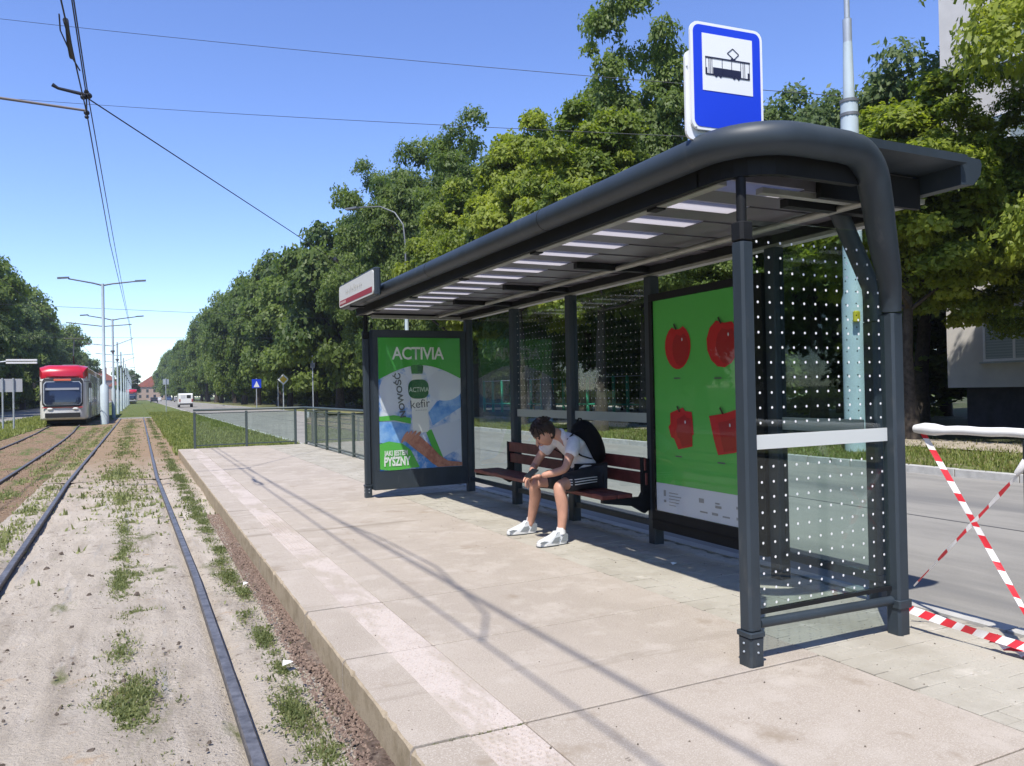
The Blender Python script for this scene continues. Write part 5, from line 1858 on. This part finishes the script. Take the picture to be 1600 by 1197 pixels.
def lathe_head(parent):
    # head as an egg tilted forward and down, with face features towards -x and down
    mb = MB()
    mb.sphere((0, 0, 0), 1, (.098, .078, .118), 20, 14)
    vs = []
    for (x, y, z) in mb.v:
        if z < -.02:
            k = 1 - .45 * ((-z - .02) / .1)
            y *= max(k, .5)
            x = x * max(k + .1, .6) - .012 * ((-z - .02) / .1)
        vs.append((x, y, z))
    mb.v = vs
    mb.tube([(-.090, 0, .012), (-.112, 0, -.018), (-.118, 0, -.030), (-.095, 0, -.038)], [.010, .013, .016, .010], 8)   # nose
    mb.tube([(-.088, -.022, -.060), (-.094, 0, -.062), (-.088, .022, -.060)], [.005, .008, .005], 8)   # lips
    for s_ in (-1, 1):
        mb.sphere((.01, s_ * .078, -.01), .03, (.6, .28, 1.0), 10, 8)
        mb.tube([(-.092, s_ * .018, .030), (-.088, s_ * .040, .032)], [.006, .005], 6)
    o = mb.build('head', SKIN, parent, smooth=80)
    o.location = head
    o.rotation_euler = (0, R(-38), R(6))
    e = MB()
    for s_ in (-1, 1):
        e.sphere((-.086, s_ * .030, .012), .011, (.6, 1, .6), 8, 6)
    e.build('eye', mat('eye_dark', (.03, .02, .02), .2), o)
    h = MB()
    h.sphere((.012, 0, .022), 1, (.108, .090, .118), 22, 16)
    hv, hf = [], []
    for (x, y, z) in h.v:
        n_ = math.sin(x * 130) * math.cos(y * 120 + z * 90) * .004
        hv.append((x + n_, y + n_, z + n_ * 1.2))
    h.v = hv
    keep = []
    for f in h.f:
        cx_ = sum(h.v[i][0] for i in f) / len(f)
        cz_ = sum(h.v[i][2] for i in f) / len(f)
        if cz_ > .045 + .0 or cx_ > -.005 and cz_ > -.075:
            keep.append(f)
    h.f = keep
    h.m = [0] * len(keep)
    ho = h.build('hair', HAIR, o, smooth=80)
    so = ho.modifiers.new('s', 'SOLIDIFY')
    so.thickness = .012
    # locks of fringe
    fr_ = MB()
    rn = random.Random(2)
    for i in range(46):
        a = rn.uniform(-1.5, 1.5)
        y = .082 * math.sin(a)
        x = -.085 * math.cos(a)
        z = rn.uniform(.045, .08)
        fr_.tube([(x * .8, y * .9, z + .035), (x * 1.08, y * 1.06, z), (x * 1.14, y * 1.10, z - rn.uniform(.02, .045))], [.010, .009, .002], 5)
    for i in range(70):
        a = rn.uniform(0, 6.28)
        r_ = rn.uniform(.02, .09)
        x, y = .012 + r_ * math.cos(a), r_ * math.sin(a) * .85
        z = .022 + .118 * math.sqrt(max(0, 1 - (r_ / .11) ** 2))
        fr_.tube([(x, y, z - .006), (x + .02 * math.cos(a), y + .02 * math.sin(a), z + .001), (x + .035 * math.cos(a + .4), y + .035 * math.sin(a + .4), z - .016)], [.008, .007, .002], 5)
    fr_.build('hair_locks', HAIR, o, smooth=80)
    return o


lathe_head(pe)
# T-shirt
nodes = [(3.70, 6.13, .70, .150, .135), (3.665, 6.13, .82, .140, .135), (3.60, 6.13, .93, .145, .13), (3.53, 6.13, 1.02, .135, .12), (3.45, 6.13, 1.085, .085), (3.405, 6.13, 1.105, .064),
         (3.495, 5.97, 1.035, .078), (3.435, 5.905, .955, .072), (3.39, 5.89, .905, .066),
         (3.475, 6.30, 1.035, .078), (3.415, 6.355, .955, .072), (3.375, 6.375, .905, .066)]
skinned('t_shirt', nodes, [(0, 1), (1, 2), (2, 3), (3, 4), (4, 5), (3, 6), (6, 7), (7, 8), (3, 9), (9, 10), (10, 11)], SHIRT, pe)
# shorts
nodes = [(3.71, 6.13, .70, .155, .140), (3.68, 6.03, .69, .120, .115), (3.55, 5.965, .685, .108, .100), (3.40, 5.915, .680, .098, .092), (3.355, 5.90, .678, .094, .09),
         (3.68, 6.23, .69, .120, .115), (3.55, 6.255, .68, .108, .100), (3.40, 6.28, .672, .098, .092), (3.355, 6.285, .67, .094, .09)]
so_ = skinned('shorts', nodes, [(0, 1), (1, 2), (2, 3), (3, 4), (0, 5), (5, 6), (6, 7), (7, 8)], SHORTS, pe)
for k in range(3):
    z = .685 + k * .022 - .022
    pts = []
    for i in range(11):
        t_ = i / 10
        x = 3.35 + .34 * t_
        yb = 5.91 + (6.02 - 5.91) * t_ - .5 * (.186 + .04 * t_) + .001
        pts.append((x, yb - .012 + .010 * abs(k - 1), z + .004 * math.sin(t_ * 3)))
    # project the stripes on the cloth surface
    from mathutils.bvhtree import BVHTree
    if k == 0:
        bvh = BVHTree.FromPolygons([v.co for v in so_.data.vertices], [tuple(p.vertices) for p in so_.data.polygons])
    out = []
    for (x, y, zz) in pts:
        hit = bvh.ray_cast(Vector((x, 5.0, zz)), Vector((0, 1, 0)))
        if hit[0] is not None:
            out.append(hit[0] + Vector((0, -.0015, 0)))
    if len(out) > 2:
        MB().tube(out, .0042, 6).build('stripe', WHITE, so_, smooth=60)


def shoe(x, y, rz, parent):
    t_ = MB()
    out = [(-.235, .0), (-.225, -.030), (-.17, -.046), (-.08, -.043), (0.0, -.036), (.045, -.030), (.058, 0), (.045, .030), (0, .036), (-.08, .043), (-.17, .046), (-.225, .030)]
    # sole
    t_.prism(out, 'z', .0, .028)
    o = t_.build('shoe', SOLE, parent)
    o.location = (x, y, PZ)
    o.rotation_euler = (0, 0, rz)
    u = MB()
    sec = [(.028, 1.0, 0), (.05, .97, 0), (.072, .86, .008), (.10, .5, .06), (.115, .36, .012)]
    rings = []
    for z, s_, _ in sec:
        ring = []
        for (a, b_) in out:
            if z < .075:
                f = 1 - max(0, (-a - .13)) * 4 * (z - .028) / .05
                ring.append((a * (.97 if a < -.1 else 1) * (1 - (z - .028) * .8), b_ * s_, z if a > -.16 else z * (1 - .35 * (z - .028) / .044)))
            else:
                k = (z - .07) / .05
                ring.append((max(a, -.10 + .05 * k) * (1 - .1 * k) + .0, b_ * (.8 if s_ < .6 else .85), z))
        rings.append(ring)
    n = len(out)
    vs = [p_ for r__ in rings for p_ in r__]
    fs = []
    for i in range(len(rings) - 1):
        for k in range(n):
            j = (k + 1) % n
            fs.append((i * n + k, i * n + j, i * n + n + j, i * n + n + k))
    fs.append(tuple(range((len(rings) - 1) * n, len(rings) * n)))
    u.add(vs, fs)
    uo = u.build('upper', SHOE, o, smooth=60)
    g = MB()
    g.prism([(-.20, .030), (-.23, .033), (-.225, .045), (-.19, .052), (-.15, .045)], 'y', -.047, -.040)
    g.prism([(-.02, .03), (.05, .03), (.052, .09), (.02, .10)], 'y', -.041, -.034)
    g.prism([(-.12, .03), (-.05, .03), (-.03, .075), (-.08, .07)], 'y', -.0475, -.0425)
    g.build('suede_patch', SHOEG, o)
    l_ = MB()
    for i in range(5):
        xx = -.145 + i * .022
        l_.tube([(xx, -.024, .066 + i * .008), (xx, 0, .074 + i * .008), (xx, .024, .066 + i * .008)], .0035, 6)
    l_.build('lace', WHITE, o)
    b_ = MB().prism([(a * 1.005, c * 1.02) for a, c in out], 'z', -.001, .008)
    b_.build('outsole', mat('dark_outsole', (.06, .07, .08), .7), o)
    s2 = MB().tube([(0.005, 0, .09), (.005, 0, .145)], [.043, .036], 12)
    s2.build('sock', WHITE, o, smooth=60)


shoe(3.27, 5.86, R(3), pe)
shoe(3.285, 6.46, R(-4), pe)


def hand(w, d, upv, side, parent, curl=.6):
    """palm from wrist w along d; five fingers as separate chains in one hand mesh"""
    w, d, upv = Vector(w), Vector(d).normalized(), Vector(upv)
    s_ = d.cross(upv).normalized() * side
    n_ = s_.cross(d).normalized() * side
    pm = skinned('hand', [(*w, .026, .020), (*(w + d * .035), .034, .018), (*(w + d * .075), .037, .016)], [(0, 1), (1, 2)], SKIN, parent, 2)
    for i, (off, L) in enumerate([(-.027, .066), (-.009, .074), (.009, .070), (.026, .056)]):
        b0 = w + d * .060 + s_ * off
        p1 = b0 + d * .03
        p2 = p1 + (d * math.cos(curl) - n_ * math.sin(curl)) * L * .45
        p3 = p2 + (d * math.cos(curl * 1.9) - n_ * math.sin(curl * 1.9)) * L * .32
        p4 = p3 + (d * math.cos(curl * 2.5) - n_ * math.sin(curl * 2.5)) * L * .2
        skinned('finger', [(*b0, .009), (*p1, .0095), (*p2, .0085), (*p3, .0078), (*p4, .0065)], [(0, 1), (1, 2), (2, 3), (3, 4)], SKIN, pm, 1)
    b0 = w + d * .02 - s_ * .022
    p1 = b0 - s_ * .025 + d * .022
    p2 = p1 - s_ * .008 + d * .030 - n_ * .006
    p3 = p2 + s_ * .004 + d * .022 - n_ * .008
    skinned('thumb', [(*b0, .013), (*p1, .0115), (*p2, .010), (*p3, .0078)], [(0, 1), (1, 2), (2, 3)], SKIN, pm, 1)


hand(wrN, (-.42, .62, -.12), (0, 0, 1), 1, pe, .75)
hand(wrF, (-.55, -.45, -.45), (0, 0, 1), -1, pe, .6)
ph = thing('phone', 'black phone held in both hands by the seated person', 'phone', (3.10, 6.055, .765))
ph.rotation_euler = (R(10), R(-25), R(25))
MB().bbox(-.072, .072, -.036, .036, -.004, .004, .006).build('case', BLACK, ph)
MB().box(-.066, .066, -.032, .032, .0042, .0048).build('screen', GLASSDARK, ph)

bp = thing('backpack', 'black backpack on the back of the seated person', 'backpack', (0, 0, 0))
ndp = [(3.775, 6.15, .79, .130, .13), (3.78, 6.15, .90, .158, .150), (3.735, 6.15, 1.03, .158, .142), (3.67, 6.15, 1.135, .122, .12), (3.63, 6.15, 1.19, .07, .07)]
skinned('bag', ndp, [(0, 1), (1, 2), (2, 3), (3, 4)], BAG, bp, 2)
MB().tube([(3.60, 6.00, 1.13), (3.50, 5.955, 1.125), (3.43, 5.98, 1.05), (3.46, 5.955, .96), (3.56, 5.965, .90), (3.70, 6.02, .86)], .011, 8, flat=.6).build('strap', BAG, bp, smooth=60)
MB().tube([(3.60, 6.28, 1.13), (3.50, 6.32, 1.12), (3.42, 6.29, 1.05), (3.44, 6.31, .96), (3.55, 6.30, .90)], .011, 8, flat=.6).build('strap', BAG, bp, smooth=60)
MB().tube([(3.66, 6.10, 1.20), (3.66, 6.13, 1.225), (3.66, 6.17, 1.225), (3.66, 6.20, 1.20)], .007, 6).build('grab_loop', BAG, bp)

hm = bpy.data.materials.new('haze')
hm.use_nodes = True
hn = hm.node_tree.nodes
hn.remove(hn['Principled BSDF'])
hv_ = hn.new('ShaderNodeVolumePrincipled')
hv_.inputs['Color'].default_value = (0.80, 0.88, 1.0, 1)
hv_.inputs['Density'].default_value = HAZE
hv_.inputs['Anisotropy'].default_value = 0.3
hm.node_tree.links.new(hv_.outputs[0], hn['Material Output'].inputs['Volume'])
if HAZE:
    MB().box(-410, 410, -70, 1410, -1.2, 30).build('haze', hm, kind='stuff', label='thin pale summer haze over the avenue', cat='haze')

for a in list(bpy.data.materials):
    if a.users == 0:
        bpy.data.materials.remove(a)
